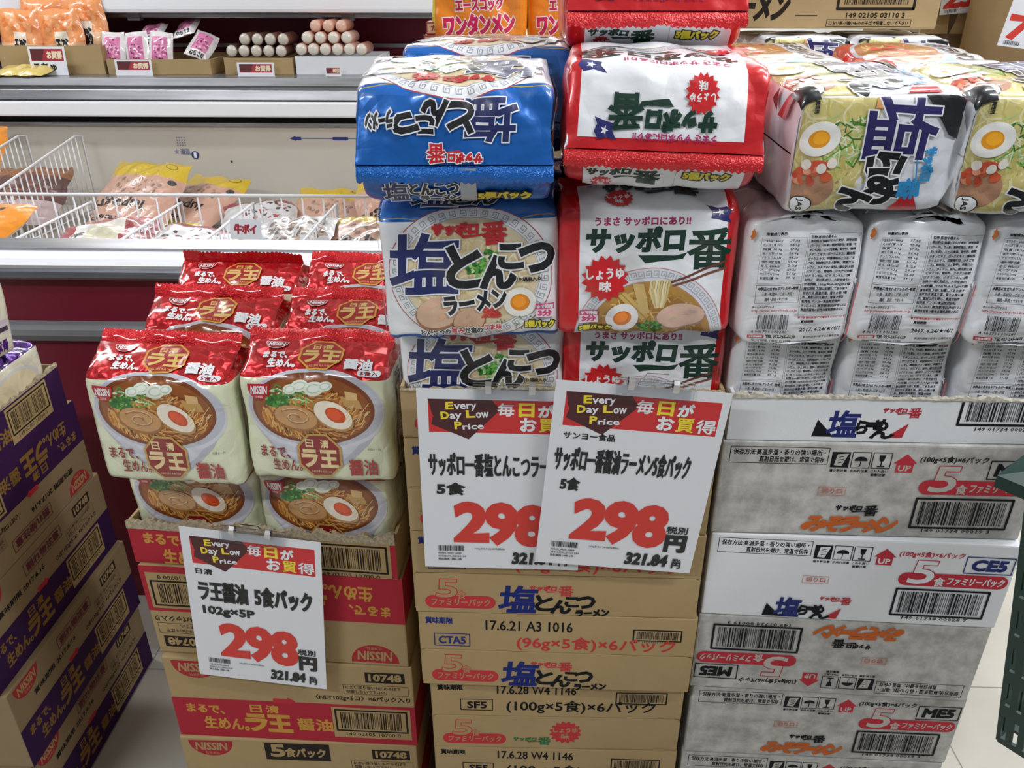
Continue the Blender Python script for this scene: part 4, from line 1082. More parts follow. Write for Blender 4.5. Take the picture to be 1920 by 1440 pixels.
fpart(MB().extrude_x([(1.66, 0.944), (1.60, 0.944), (1.60, 0.950), (1.66, 0.953)], fx0, fx1), 'inner_rail', ['brushed_steel'])
fpart(MB().box(fx0, fx1, 1.64, 2.64, 0.70, 0.78).box(fx0, fx1, 1.64, 1.66, 0.78, 0.944), 'liner', ['freezer_liner'])
ST = Art()
for k in range(16): ST.rect(-1160 + (k % 4) * 8, 1000 - (k // 4) * 8, -1155 + (k % 4) * 8, 1005 - (k // 4) * 8, hexc('#8c8ea0'))
ST.text('★ 適温', -1172, 950, -1122, 968, hexc('#8a8fa6'), 1.0); ST.ell(-1106, 948, 13, 13, hexc('#39417e')); ST.text('1', -1110, 940, -1103, 956, WHITE, 1); ST.ell(-990, 928, 4, 4, hexc('#55504a'))
ST.line([(-775, 1002), (-560, 1002)], 3, hexc('#7a80a4')); ST.poly([(-790, 1002), (-770, 1010), (-770, 994)], hexc('#39417e')); ST.rect(-770, 997, -752, 1007, hexc('#39417e')); ST.rect(-650, 997, -600, 1007, hexc('#39417e'))
fpart(MB().box(fx0, fx1, 2.62, 2.66, 0.66, 1.04).art(ST, (0, 2.62, 0), (1, 0, 0), (0, 0, 1), slot=1), 'inner_back', ['freezer_liner', 'print_ink'], 'off white inner back wall with small stickers')
fpart(MB().box(fx0, fx1, 2.66, 2.68, 1.035, 1.075), 'air_slot', ['dark_gap'], 'dark air slot')
fpart(MB().box(fx0, fx1, 2.61, 2.63, 1.04, 1.05), 'slot_lip', ['brushed_steel'])
fpart(MB().box(fx0, fx1, 2.58, 2.68, 1.072, 1.118, bev=0.006), 'white_band', ['canopy_white'], 'white band under the shelf')
fpart(MB().extrude_x([(2.60, 1.118), (2.585, 1.124), (2.595, 1.15), (2.60, 1.158), (2.59, 1.165), (2.60, 1.186), (3.12, 1.186), (3.12, 1.118)], fx0, fx1), 'shelf', ['brushed_steel'], 'scuffed metal shelf edge')
fpart(MB().box(fx0, fx1, 3.08, 3.12, 1.186, 1.42), 'back_panel', ['freezer_red'], 'dark red upper back panel')
fpart(MB().box(fx0, fx1, 3.065, 3.08, 1.243, 1.256), 'panel_strip', ['brushed_steel'])
fpart(MB().box(fx0, fx1, 2.86, 3.08, 1.345, 1.36, bev=0.004), 'price_rail', ['brushed_steel'])
fpart(MB().box(fx0, fx1, 2.80, 3.10, 1.362, 1.46, bev=0.012), 'canopy', ['canopy_white'], 'bright white upper canopy')
for x in (-1.33, -0.62): fpart(MB().box(x - 0.02, x + 0.02, 2.85, 2.88, 1.338, 1.362), 'rail_bracket', ['grey_bumper'])

# wire fence across the chest and wire dividers front to back
def wire(name, lines, label, group):
    b = MB()
    for pts, r in lines: b.tube(pts, r)
    return tag(b.build(name, ['white_wire'], None, True), label, 'wire divider', group)
L = [([(-2.85, 2.06, 0.952), (-0.27, 2.06, 0.952)], 0.0045), ([(-2.85, 2.06, 0.79), (-0.27, 2.06, 0.79)], 0.003)]
L += [([(-2.82 + 0.0553 * k, 2.06, 0.785), (-2.82 + 0.0553 * k, 2.06, 0.952)], 0.0024) for k in range(47)]
wire('wire_fence', L, 'long white wire fence running the length of the chest freezer', None)
for x, lab in ((-1.165, 'white wire divider at the left in the front freezer compartments'), (-0.925, 'white wire divider right of the red and white freezer bag'), (-0.735, 'white wire divider left of the small white tag in the freezer'), (-0.515, 'white wire divider nearest the stacked blue packs')):
    L = [([(x, 1.68, 0.90), (x, 1.685, 0.935), (x, 2.05, 0.935), (x, 2.05, 0.79)], 0.0032), ([(x, 1.68, 0.79), (x, 2.05, 0.79)], 0.0028)]
    L += [([(x, 1.70 + 0.025 * k, 0.79), (x, 1.70 + 0.025 * k, 0.935)], 0.0018) for k in range(14)]
    wire('wire_divider', L, lab, 'low wire dividers in the front row of the freezer')
for x, lab in ((-1.44, 'tall white wire divider left of the yellow and pink freezer bag'), (-1.62, 'tall white wire divider at the left edge, beside an orange bag')):
    L = [([(x, 2.07, 0.79), (x, 2.07, 0.95), (x, 2.53, 1.02), (x, 2.57, 1.015), (x, 2.57, 0.79)], 0.0036), ([(x, 2.07, 0.79), (x, 2.57, 0.79)], 0.0028)]
    L += [([(x, 2.10 + 0.027 * k, 0.79), (x, 2.10 + 0.027 * k, 0.954 + 0.0041 * k)], 0.0018) for k in range(17)]
    wire('wire_divider', L, lab, 'tall wire dividers in the back row of the freezer')

# frozen goods
def bag_art(kind, w, h):
    A = Art(); x0, x1, y0, y1 = -w / 2, w / 2, -h / 2, h / 2
    if kind == 'chicken':
        A.rect(x0, y0, x1, y1, hexc('#c99c88')); A.rect(x0, y0, x1, y0 + h * .26, hexc('#cfae24')); A.rect(x0, y1 - h * .1, x1, y1, hexc('#c9c13c'))
        sprinkle(A, 0, -h * .1, w * .3, h * .13, ['#a5806e', '#b8927e', '#8f6d5c', '#caa592'], 60, 7, 3); A.ell(x0 + w * .12, y0 + h * .32, 13, 10, hexc('#3a3532')); A.ell(x0 + w * .2, y0 + h * .1, 22, 12, hexc('#4c4526')); A.ell(x0 + w * .2, y0 + h * .1, 19, 10, hexc('#cfae24'))
        A.text('lupagri', x0 + w * .3, y0 + h * .56, x0 + w * .94, y0 + h * .72, INK, 1.6); A.text('frango', x0 + w * .5, y0 + h * .8, x0 + w * .9, y0 + h * .87, INK, 1.0)
    elif kind == 'redwhite':
        A.rect(x0, y0, x1, y1, hexc('#d8d2cc')); A.rect(x0, y0, x0 + w * .3, y1, hexc('#9c2c34')); A.rect(x1 - w * .26, y0, x1, y1, hexc('#8e2a30')); A.rect(x0, y1 - h * .22, x1, y1, hexc('#a8343a'))
        A.ell(w * .06, -h * .06, w * .2, h * .24, hexc('#c9c3a8')); A.rect(x0 + w * .26, y0 + h * .2, x0 + w * .4, y1 - h * .2, hexc('#e8e4e0')); A.text('辛', x0 + w * .28, -12, x0 + w * .39, 14, INK, 1.6); A.text('味付', x1 - w * .22, -10, x1 - w * .05, 10, WHITE, 1)
    elif kind == 'meat':
        A.rect(x0, y0, x1, y1, hexc('#c9c8ca')); sprinkle(A, w * .14, 0, w * .32, h * .36, ['#8c7468', '#a48c7e', '#746058', '#b6a294', '#5e4c44'], 130, 7, 8); A.rect(x0, y0 + 6, x0 + w * .28, y0 + h * .3, hexc('#e4e2e2'))
    elif kind == 'dark':
        A.rect(x0, y0, x1, y1, hexc('#5c3a34')); A.rect(x0, y0, x1, y0 + h * .3, hexc('#b6a0a0')); A.rect(x0, y1 - h * .25, x1, y1, hexc('#8c5a34')); sprinkle(A, 0, 0, w * .4, h * .3, ['#7a4238', '#3a2a28', '#8e5a44', '#a08484'], 60, 8, 2)
    elif kind == 'orange':
        A.rect(x0, y0, x1, y1, hexc('#e08a1c')); A.rect(x0, y0, x1, y0 + h * .2, hexc('#e8c8a0')); sprinkle(A, 0, h * .1, w * .4, h * .3, ['#3a2c24', '#e8dcc0', '#b86a1a', '#f0b85c'], 26, 9, 4); A.text('うまい', x0 + 20, y0 + h * .28, x1 - 20, y0 + h * .48, INK, 2.2)
    elif kind == 'whitered':
        A.rect(x0, y0, x1, y1, hexc('#d9d6d8')); sprinkle(A, w * .1, 0, w * .36, h * .3, ['#a83a44', '#e4dcdc', '#7a2a34', '#3a3036'], 46, 8, 6); A.rect(x0, y1 - h * .2, x1, y1, hexc('#93303a'))
    return A
FB = 'frozen food bags in the chest freezer'
def fbag(kind, w, h, t, loc, rot, label, seed, lum=1.0): return pillow_bag('freezer_bag', w, h, t, bag_art(kind, w, h), hexc('#cfcac6'), loc, rot, label, FB, seed, lumps=lum)
fbag('chicken', 270, 290, 60, (-1.20, 2.37, 0.865), (-35, 0, 168), 'yellow and pink frozen bag leaning on the freezer back wall', 1)
fbag('chicken', 250, 270, 50, (-1.045, 2.44, 0.835), (-24, 0, 158), 'yellow edged frozen bag peeking out from behind the larger yellow and pink bag', 2)
fbag('dark', 270, 270, 60, (-1.54, 2.33, 0.88), (24, 0, 10), 'brown frozen bag between the two tall wire dividers', 3)
fbag('orange', 240, 300, 60, (-1.76, 2.43, 0.95), (38, 0, 6), 'orange frozen bag at the left edge behind the tall wire divider', 4)
fbag('orange', 230, 270, 60, (-1.40, 1.90, 0.885), (20, -4, -14), 'orange and white frozen bag with black marks in the front row at the left edge', 5)
fbag('redwhite', 260, 220, 70, (-1.05, 1.85, 0.880), (10, -8, 10), 'red and white frozen bag in the front compartment under the yellow and pink bag', 6)
fbag('whitered', 230, 200, 50, (-0.84, 1.86, 0.872), (10, 6, -12), 'white frozen bag with dark red print lying low between two wire dividers', 7)
fbag('meat', 230, 190, 60, (-0.60, 1.87, 0.893), (12, -6, -6), 'clear frozen bag of brown boiled meat in the front row', 8, 1.6)
fbag('chicken', 250, 260, 50, (-0.62, 2.36, 0.81), (-30, 0, 176), 'yellow and pink frozen bag behind the boiled meat bag', 9)
fbag('chicken', 250, 260, 50, (-0.40, 2.32, 0.85), (-34, 0, 190), 'yellow and pink frozen bag beside the stacked blue packs, in the back row', 10)
fbag('chicken', 220, 210, 50, (-0.40, 1.88, 0.885), (-16, 0, 176), 'pink and green frozen bag in the front row beside the stacked blue packs', 11)
fbag('whitered', 210, 200, 44, (-0.80, 2.28, 0.835), (10, 0, 20), 'white and red frozen bag lying low behind the wire fence', 12)
TG = Art(45); TG.text('牛ボイ', 10, 12, 58, 32, hexc('#a8283a'), 1.5)
price_card(TG, 0.07, 0.045, (-0.69, 1.76, 0.972), (R(-12), R(3), R(4)), 'small white paper tag with red lettering standing at the boiled meat bag', None, 'shelf_tag')

# goods on the freezer's upper shelf
zs = 1.186
def open_box(x0, x1, y0, y1, h, mat, label, grp='open boxes on the freezer shelf'):
    b = MB(); t = 0.006; w, d = x1 - x0, y1 - y0
    b.box(0, w, 0, t, 0.0005, h).box(0, w, d - t, d, 0.0005, h).box(0, t, t, d - t, 0.0005, h).box(w - t, w, t, d - t, 0.0005, h).box(t, w - t, t, d - t, 0.0005, 0.006)
    o = b.build('display_box', [mat]); o.location = (x0, y0, zs); return tag(o, label, CAT_BOX, grp)
def mini_card(x, y, z, w, h, label, txt=None):
    A = Art(h); A.rect(w * .06, h * .08, w * .94, h * .5, hexc('#a52a34')); A.poly([(w * .06, h * .08), (w * .45, h * .08), (w * .34, h * .5), (w * .06, h * .46)], hexc('#5a2026'))
    A.text('お買得', w * .5, h * .16, w * .9, h * .42, hexc('#f0dcc0'), 1.0)
    if txt: A.text(txt, w * .1, h * .58, w * .7, h * .85, INK, 1.6)
    price_card(A, w / 1000, h / 1000, (x, y, z), (R(-6), 0, 0), label, None)
open_box(-1.72, -1.385, 2.70, 3.0, 0.085, 'kraft', 'kraft box holding two orange pouches on the freezer shelf')
open_box(-1.375, -1.04, 2.70, 3.0, 0.045, 'kraft', 'kraft box of pink and white pouches on the freezer shelf')
open_box(-0.995, -0.775, 2.70, 2.92, 0.05, 'kraft', 'kraft box carrying the dark brown sausages on the freezer shelf')
open_box(-0.765, -0.50, 2.70, 2.92, 0.055, 'white_board', 'white box carrying the pink sausages on the freezer shelf')
def pouch_art(k, w, h):
    A = Art()
    if k == 'orange':
        A.rect(-w / 2, -h / 2, w / 2, h / 2, hexc('#f09a5c')); A.rect(-w / 2, -h / 2, w / 2, -h * .1, hexc('#f4c49c')); sprinkle(A, 0, h * .2, w * .4, h * .2, ['#f7b07a', '#ea8442'], 20, 10, 1); A.rect(-14, -h * .4, 26, h * .1, hexc('#f4e6d4')); A.text('天ぷら', -12, -h * .3, 24, -4, INK, 2.0)
    else:
        A.rect(-w / 2, -h / 2, w / 2, h / 2, hexc('#e4dedf')); A.rect(-w * .32, -h * .3, w * .32, h * .34, hexc('#dd7fae')); sprinkle(A, 0, 0, w * .28, h * .28, ['#7a2c56', '#f2c4da', '#b84a86'], 30, 4, 2); A.text('むらさき', -w * .3, -h * .46, w * .3, -h * .34, INK, 1)
    return A
for x, y, z, ry, lab in ((-1.655, 2.74, 1.29, 3, 'orange pouch standing at the left in its kraft shelf box'), (-1.52, 2.74, 1.29, -4, 'orange pouch standing in front at the right in its kraft shelf box'), (-1.60, 2.785, 1.32, 2, 'orange pouch standing at the back of the kraft shelf box, left'), (-1.46, 2.785, 1.32, -3, 'orange pouch standing at the back of the kraft shelf box, right')):
    pillow_bag('snack_pouch', 140, 170, 40, pouch_art('orange', 140, 170), hexc('#ee9c60'), (x, y, z), (82, ry, 0), lab, 'orange pouches on the freezer shelf', int(-x * 100), cat='food pouch')
for i, (x, y, z, t, ry, lab) in enumerate(((-1.365, 2.745, 1.255, 72, 2, 'pink and white pouch first from the orange pouches, in the front of its box'), (-1.288, 2.745, 1.255, 72, -2, 'pink and white pouch second from the orange pouches, in the front of its box'), (-1.21, 2.745, 1.255, 72, 4, 'pink and white pouch third from the orange pouches, in the front of its box'), (-1.27, 2.84, 1.30, 24, -6, 'pink and white pouch lying flat on top of the standing ones, left'), (-1.16, 2.86, 1.315, 22, -14, 'pink and white pouch tilted highest on top of the heap'), (-1.095, 2.80, 1.265, 40, 20, 'pink and white pouch slumped over the right side of its box'))):
    pillow_bag('snack_pouch', 78, 112, 30, pouch_art('pink', 78, 112), hexc('#e0d8da'), (x, y, z), (t, ry, 0), lab, 'pink pouches on the freezer shelf', 40 + i, cat='food pouch')
pillow_bag('snack_pouch', 170, 90, 30, None, hexc('#d8c068'), (-1.615, 2.64, 1.200), (10, 0, 0), 'pale yellow pouch lying in front of the orange pouches on the shelf edge', None, 77, cat='food pouch')
mini_card(-1.605, 2.672, 1.27, 118, 84, 'white and red price card in front of the orange pouches', 'こちゅ')
mini_card(-1.335, 2.672, 1.232, 118, 60, 'red and white price card under the pink pouches'); mini_card(-0.945, 2.672, 1.225, 118, 60, 'red and white price card under the dark sausages'); mini_card(-0.665, 2.672, 1.213, 50, 40, 'small white price card under the pink sausages')
film_mat('sausage_film', 0.3, 0.5, [(60, 0.2, 0.002, 2.0)])
def roll(x, z, y, col, cap, label, grp):
    b = MB(); n = 14; prof = [(0.0, 0.006), (0.002, 0.014), (0.007, 0.0165), (0.012, 0.0185), (0.12, 0.0185), (0.126, 0.015), (0.129, 0.004)]
    V = []; C = []
    for yy, r in prof:
        for k in range(n):
            a = 2 * math.pi * k / n; V.append((r * math.cos(a), yy, r * math.sin(a))); C.append((*(hexc(cap) if yy < 0.009 else hexc(col)), 0))
    F = [(i * n + k, i * n + (k + 1) % n, (i + 1) * n + (k + 1) % n, (i + 1) * n + k) for i in range(len(prof) - 1) for k in range(n)]
    F = [f[::-1] for f in F] + [tuple(range(n)), tuple((len(prof) - 1) * n + k for k in range(n))[::-1]]
    o = b.add(V, F, np.array(C)).build('sausage', ['sausage_film'], None, True); o.location = (x, y, z)
    return tag(o, label, 'sausage', grp)
ORD = ['first', 'second', 'third', 'fourth', 'fifth', 'sixth']
for i in range(5): roll(-0.968 + 0.0395 * i, zs + 0.0695, 2.70, ['#54362e', '#6a4436', '#5a3c34'][i % 3], '#cfc8bc', 'dark brown sausage, %s from the left in the bottom row of the dark heap' % ORD[i], 'dark sausages on the freezer shelf')
for i in range(4): roll(-0.925 + 0.041 * i, zs + 0.103, 2.71, ['#6a4436', '#54362e', '#7a4a3c'][i % 3], '#c8c0b4', 'dark brown sausage, %s from the left in the top row of the dark heap' % ORD[i], 'dark sausages on the freezer shelf')
for i in range(6): roll(-0.745 + 0.0385 * i, zs + 0.0745, 2.70, ['#d09a86', '#dcae9c', '#c88e7a'][i % 3], '#d9d2c6', 'pink sausage, %s from the left in the bottom row of the pink heap' % ORD[i], 'pink sausages on the freezer shelf')
for i in range(4): roll(-0.725 + 0.042 * i, zs + 0.108, 2.71, ['#dcae9c', '#cf907c', '#d8a28e'][i % 3], '#ddd6ca', 'pink sausage, %s from the left in the middle row of the pink heap' % ORD[i], 'pink sausages on the freezer shelf')
for i in range(3): roll(-0.70 + 0.041 * i, zs + 0.141, 2.73, ['#d48c74', '#d89880', '#cf8a74'][i % 3], '#e0b8a4', 'pink sausage, %s from the left in the top row of the pink heap' % ORD[i], 'pink sausages on the freezer shelf')

# ------------------------------------------------------------------ kinds of noodle pack
def art_purple(W, H, D, r):
    A = Art(); P = 2 * (W + D); pu = hexc('#4c1f78')
    A.rect(-P / 2 - 1, H - 2, P / 2 + 1, H + r, pu, .7); A.rect(-P / 2 - 1, -r, P / 2 + 1, -1, pu, .7)
    A.ell(0, 80, 74, 40, hexc('#c9c6c2')); A.ell(0, 82, 64, 32, hexc('#d9cba8')); octagon(A, 0, 34, 28, hexc('#b8954a'), hexc('#3a1a5c'), 3); A.text('ラ王', -20, 22, 22, 42, hexc('#e0cd9a'), 1.2)
    A.text('まるで、', -80, 27, -40, 40, pu, .5); A.text('生めん。', -66, 9, -26, 24, pu, .5); A.text('豚骨', 40, 8, 74, 28, pu, .8)
    A.rect(44, 40, 84, 62, hexc('#c9b9c6')); A.rect(46, 42, 82, 50, hexc('#3a2a34'))
    return A
def art_miso(W, H, D, r):
    A = Art(); P = 2 * (W + D); A.rect(-P / 2 - 1, H - 4, P / 2 + 1, H + r, hexc('#cf3320'), .2); A.rect(-P / 2 - 1, -r, P / 2 + 1, 24, hexc('#cf3320'), .2)
    for x in (0, W / 2 + D / 2):
        k = 1.0 if x == 0 else .62
        A.ell(x, 52, 84 * k, 54, hexc('#c9ccd8')); A.ell(x, 52, 78 * k, 48, hexc('#b5733a')); strands(A, (x, 52, 66 * k, 40), [hexc(q) for q in ('#d8a65c', '#c08a44', '#e2bc7e', '#a8642c')], 90, 2, 28, 4, wav=3)
        for i in range(12):
            q = random.Random(i + 5); A.ell(x + q.uniform(-46, 46) * k, 40 + q.uniform(-16, 28), 9 * k, 6, hexc(q.choice(['#d84a3c', '#e2735c', '#f0d8c8', '#c9382c'])), q.uniform(0, 180), 14)
        A.text('みそラーメン', x - 60 * k, 104, x + 66 * k, 128, hexc('#3a2424'), 1.6 * k, (WHITE, 1.2)); A.poly([(x + 40 * k, 100), (x + 86 * k, 96), (x + 86 * k, 70)], hexc('#a9d0ea'))
    return A
film_mat('raoh_film', 0.27, 0.9, [(24, 0.8, 0.010, 2.5), (26, 1.0, 0.020, 0.0, 'edge'), (110, 0.25, 0.002, 2.0)], True)
pack_kind('raoh', 186, 150, 114, 26, art_raoh, hexc('#dfe2c4'), 'raoh_film', hexc('#d0141f'), .5)
pack_kind('tonk', 190, 140, 114, 27, art_tonk, hexc('#eef0f5'), 'printed_film', hexc('#0e64bc'), .3)
pack_kind('shoyu', 188, 138, 114, 27, art_shoyu, hexc('#eef0f5'), 'printed_film', hexc('#cc1a22'), .15)
pack_kind('shio', 188, 136, 121, 24, art_shio, hexc('#eef0f5'), 'printed_film', hexc('#d9dbe0'), .1, 0)
pack_kind('shiolong', 188, 152, 116, 20, art_shio, hexc('#eef0f5'), 'printed_film', hexc('#d9dbe0'), .1, 0)
pack_kind('miso', 188, 150, 116, 22, art_miso, hexc('#e3e2e4'), 'printed_film', hexc('#cf3320'), .2)
pack_kind('wonton', 172, 150, 105, 22, art_wonton, hexc('#ef8a1a'), 'printed_film', hexc('#ef8a1a'), .05)
pack_kind('purple', 188, 134, 114, 24, art_purple, hexc('#d9d3c0'), 'raoh_film', hexc('#4c1f78'), .7)

# ------------------------------------------------------------------ left stack: soy ramen, red and kraft cartons
WL, DL, HL = 0.392, 0.345, 0.1725
band = hexc('#ab2c3a')
def at_right(xr, yr, a, W): return (xr - W * math.cos(a), yr - W * math.sin(a))
GB = 'red and kraft noodle cartons stacked on the left'
for z, a, flip, five, xr, lab in ((0.0, -0.8, False, False, -0.178, 'red and kraft noodle carton on the floor, bottom of the left stack'),
                              (HL, -0.8, False, True, -0.18, 'red and kraft noodle carton with a black patch, second from the floor, left stack'),
                              (2 * HL, -1.6, False, False, -0.178, 'red and kraft noodle carton printed upright under the lower edge of the left price card'),
                              (3 * HL, -3.0, True, False, -0.182, 'red and kraft noodle carton standing upside down directly below the open red tray')):
    A = raoh_face(HL * 1000, WL * 1000, band, five=five)
    if flip: A = flipped(A, WL * 1000, HL * 1000)
    sd = Art(HL * 1000); 
    if flip: sd.rect(1, 2, DL * 1000 - 1, HL * 500, band)
    else: sd.rect(1, HL * 500, DL * 1000 - 1, HL * 1000 - 2, band)
    x, y = at_right(xr, 0.882, R(a), WL)
    carton('carton', WL, DL, HL, 'kraft', A, (x, y, z), R(a), lab, GB, side=sd)
x, y = at_right(-0.187, 0.88, R(-4.2), WL)
fa = raoh_face(85.0, WL * 1000, band, bits='band'); fa.clip(0, 18, WL * 1000, 85)
T0 = tray('open_tray', WL, DL, 0.068, 'kraft', Art().add(fa, 1, 0, 1, -17), (x, y, 4 * HL), R(-4.2), 'open red and kraft tray holding soy ramen packs, left price card clipped to it', None, rim=0.008, seed=3, rim_in=0.006)

G1 = 'soy ramen packs with red foil tops'
for key in ('raoh',):
    for i, (xc, yf, zb, rz, tip, lean, lab) in enumerate((
        (-0.467, 0.866, 0.858, -4, -1, -35, 'cream and red soy ramen pack, front row of the upper layer, left one'),
        (-0.270, 0.868, 0.864, -2, -1, -50, 'cream and red soy ramen pack, front row of the upper layer, right one'),
        (-0.447, 0.997, 0.874, -3, 0, -30, 'red topped soy ramen pack in the middle row of the upper layer, left one'),
        (-0.250, 0.999, 0.872, -2, 0, -45, 'red topped soy ramen pack in the middle row of the upper layer, right one'),
        (-0.447, 1.119, 0.888, -2, 2, 10, 'red topped soy ramen pack in the back row by the freezer rail, left one'),
        (-0.252, 1.121, 0.886, -2, 0, -40, 'red topped soy ramen pack in the back row, touching the blue packs'),
        (-0.474, 0.923, 0.697, -4, 0, -86, 'cream soy ramen pack sunk in the open red tray under the left front pack'),
        (-0.282, 0.905, 0.697, -4, 0, -86, 'cream soy ramen pack sunk in the open red tray under the right front pack'))):
        make_pack('raoh', 'noodle_pack', (xc, yf + 0.057, zb), (tip, 0, rz), lab, G1, 11 + i, lean=lean, crease=1.9, squash=(1.0 if zb > .8 else .18), flen=19, faces='FR' if i < 2 else 'F', vmin=(-8, -8, 110, 110, 110, 110, 20, 20)[i])
for xc in (-0.462, -0.268):
    for yc in (1.072, 1.19):
        make_pack('raoh', 'noodle_pack', (xc, yc, 0.697), (0, 0, -4), 'cream soy ramen pack hidden in the red tray below the rear upper packs', G1, 31, lean=-86, squash=.18, faces='')

# ------------------------------------------------------------------ middle stack: kraft cartons, blue and red packs
WC, DC, HC = 0.383, 0.345, 0.1364
GK = 'kraft ramen cartons in the middle stack'
names = ['on the floor, bottom of the middle stack', 'second from the floor in the middle stack', 'third from the floor in the middle stack, cut by the photo edge', 'with a red soy burst, fourth from the floor, middle stack',
         'with the lower of the two blue brush titles', 'with the upper blue brush title, just beneath the price cards', 'topmost closed one of the middle stack, behind the two price cards']
offs = [0.003, 0.002, 0.004, 0.004, -0.001, -0.004, -0.004]; yaw = [0, .4, -.5, .3, -.9, -.5, .2]
for i in range(7):
    kraft_case('tonk' if i > 3 else 'shoyu', WC - (0.012 if i < 4 else 0), DC, HC, (-0.152 + offs[i] + (0.005 if i < 4 else 0), 0.83 + (0.004 if i < 4 else 0), i * HC), R(yaw[i]), 'kraft ramen carton ' + names[i], GK)
tray('open_tray', WC, DC, 0.064, 'kraft', flap_low('tonk'), (-0.156, 0.832, 7 * HC), R(0.2), 'open kraft tray holding the blue and red ramen packs, two price cards clipped to it', None, seed=8, rim=0.003, rag=0.002)

GT = 'blue and white pork ramen packs'; GS = 'red and white soy ramen packs'
make_pack('tonk', 'noodle_pack', (-0.060, 0.906, 0.960), (0, 0, 1), 'blue and white pork ramen pack standing lowest, sunk in the kraft tray', GT, 51, lean=-86, squash=.15, faces='FL', vmin=40)
make_pack('tonk', 'noodle_pack', (-0.068, 0.881, 1.090), (-2, -1.5, 2), 'blue and white pork ramen pack standing upright with its whole front showing', GT, 52, lean=-86, squash=.7, faces='FL')
make_pack('tonk', 'noodle_pack', (-0.083, 0.945, 1.321), lying(2, 6, 0), 'blue and white ramen pack lying on top, crimped blue seal towards the aisle', GT, 53, lean=-72, crease=1.8, sag=12, faces='FBL')
make_pack('tonk', 'noodle_pack', (-0.046, 1.100, 1.330), lying(-4, 0, 0), 'blue and white ramen pack lying behind, in front of the orange packs', GT, 54, lean=-60, sag=20, faces='FB')
make_pack('shoyu', 'noodle_pack', (0.131, 0.906, 0.960), (0, 0, -1), 'red and white soy ramen pack standing lowest, sunk in the kraft tray', GS, 61, lean=-86, squash=.15, faces='FL', vmin=40)
make_pack('shoyu', 'noodle_pack', (0.124, 0.881, 1.098), (-2, -1, 1), 'red and white soy ramen pack standing upright with its whole front showing', GS, 62, lean=-86, squash=.7, faces='FL')
make_pack('shoyu', 'noodle_pack', (0.129, 0.945, 1.333), lying(-2, 4, 1.5), 'red and white ramen pack lying directly on the upright red and white one', GS, 63, lean=-68, crease=1.3, sag=16, faces='FBL', vmin=60)
make_pack('shoyu', 'noodle_pack', (0.124, 1.090, 1.443), lying(1, 0, 0), 'red and white ramen pack lying topmost of the red pile', GS, 64, lean=-62, sag=20, faces='FB', vmin=100)
for key, xc, g, lab in (('tonk', -0.062, GT, 'blue and white pork ramen pack hidden in the second row behind the upright front one'), ('shoyu', 0.129, GS, 'red and white soy ramen pack hidden in the second row behind the front ones')):
    make_pack(key, 'noodle_pack', (xc, 1.022, 0.960), (0, 0, 0), lab, g, 71, lean=-86, squash=.15, faces='')
    make_pack(key, 'noodle_pack', (xc, 1.020, 1.105), (0, 0, 0), lab, g, 72, lean=-86, squash=.7, faces='')
make_pack('shoyu', 'noodle_pack', (0.131, 1.098, 1.325), lying(0, 0, 0), 'red and white soy ramen pack hidden under the topmost red one', GS, 73, lean=-80, faces='')

# ------------------------------------------------------------------ right stack: white and grey cartons, salt ramen
WR, DR, HR = 0.385, 0.36, 0.1367
GR_ = 'white and grey ramen cartons in the right stack'
for i, (kind, flip, a, lab) in enumerate((('miso', False, -2, 'mottled grey miso ramen carton on the floor, bottom of the right stack'), ('miso', False, -2, 'mottled grey miso ramen carton second from the floor in the right stack'), ('miso', False, -1.5, 'mottled grey miso ramen carton cut by the photo bottom, third from the floor'),
                               ('miso', False, -1.5, 'mottled grey miso ramen carton printed upright under the upside down one'), ('miso', True, -2.5, 'mottled grey miso ramen carton standing upside down below the white carton'),
                               ('salt', False, -2.6, 'white salt ramen carton between two mottled grey cartons'), ('miso', False, -0.8, 'mottled grey miso ramen carton right under the open white tray'))):
    A = carton_face(kind, HR * 1000)
    if flip: A = flipped(A, WR * 1000, HR * 1000)
    carton('carton', WR, DR, HR, 'white_board' if kind == 'salt' else 'grey_board', A, (0.232 + (.002 if i % 2 else 0) + (.004 if i < 4 else 0), 0.831, i * HR), R(a), lab, GR_)
tray('open_tray', WR, DR, 0.058, 'white_board', salt_tray_face(58.0), (0.236, 0.834, 7 * HR), R(-0.3), 'open white tray with a torn rim holding the salt ramen packs', None, torn='pale_torn_board', seed=5, rim=0.002, rag=0.0024)
GH = 'white backed salt ramen packs'
P3 = ['left one beside the red packs', 'middle one', 'right one at the photo edge']
for i, xc in enumerate((0.294, 0.427, 0.560)):
    make_pack('shio', 'noodle_pack', (xc, 0.944, 0.9625), (0, 0, 90 + (1, -1, 2)[i]), 'white backed salt ramen pack sunk in the tray, ' + P3[i], GH, 81 + i, lean=-86, squash=.15, crease=2.4, fat=.6, faces='L', vmin=30)
for i, xc in enumerate((0.287, 0.414, 0.543)):
    make_pack('shio', 'noodle_pack', (xc, 0.917, 1.092), ((-1, 0.5, 0)[i], 0, 90 + (2, -1, -2)[i]), 'white backed salt ramen pack with barcode, ' + P3[i], GH, 85 + i, lean=-86, squash=.35, crease=2.2, fat=.6, faces='L', vmin=-40)
GF = 'salt ramen packs lying on the right stack'
make_pack('shiolong', 'noodle_pack', (0.252, 0.898, 1.303), sideways(2, 3, -1), 'salt ramen pack lying on its back with egg picture, beside the red packs', GF, 91, lean=20, crease=.9, faces='FR', vmin=-70)
make_pack('shiolong', 'noodle_pack', (0.424, 0.900, 1.303), sideways(-2, 3, -1), 'salt ramen pack lying on its back with egg picture, at the right photo edge', GF, 92, lean=20, crease=.9, faces='FR', vmin=-70)
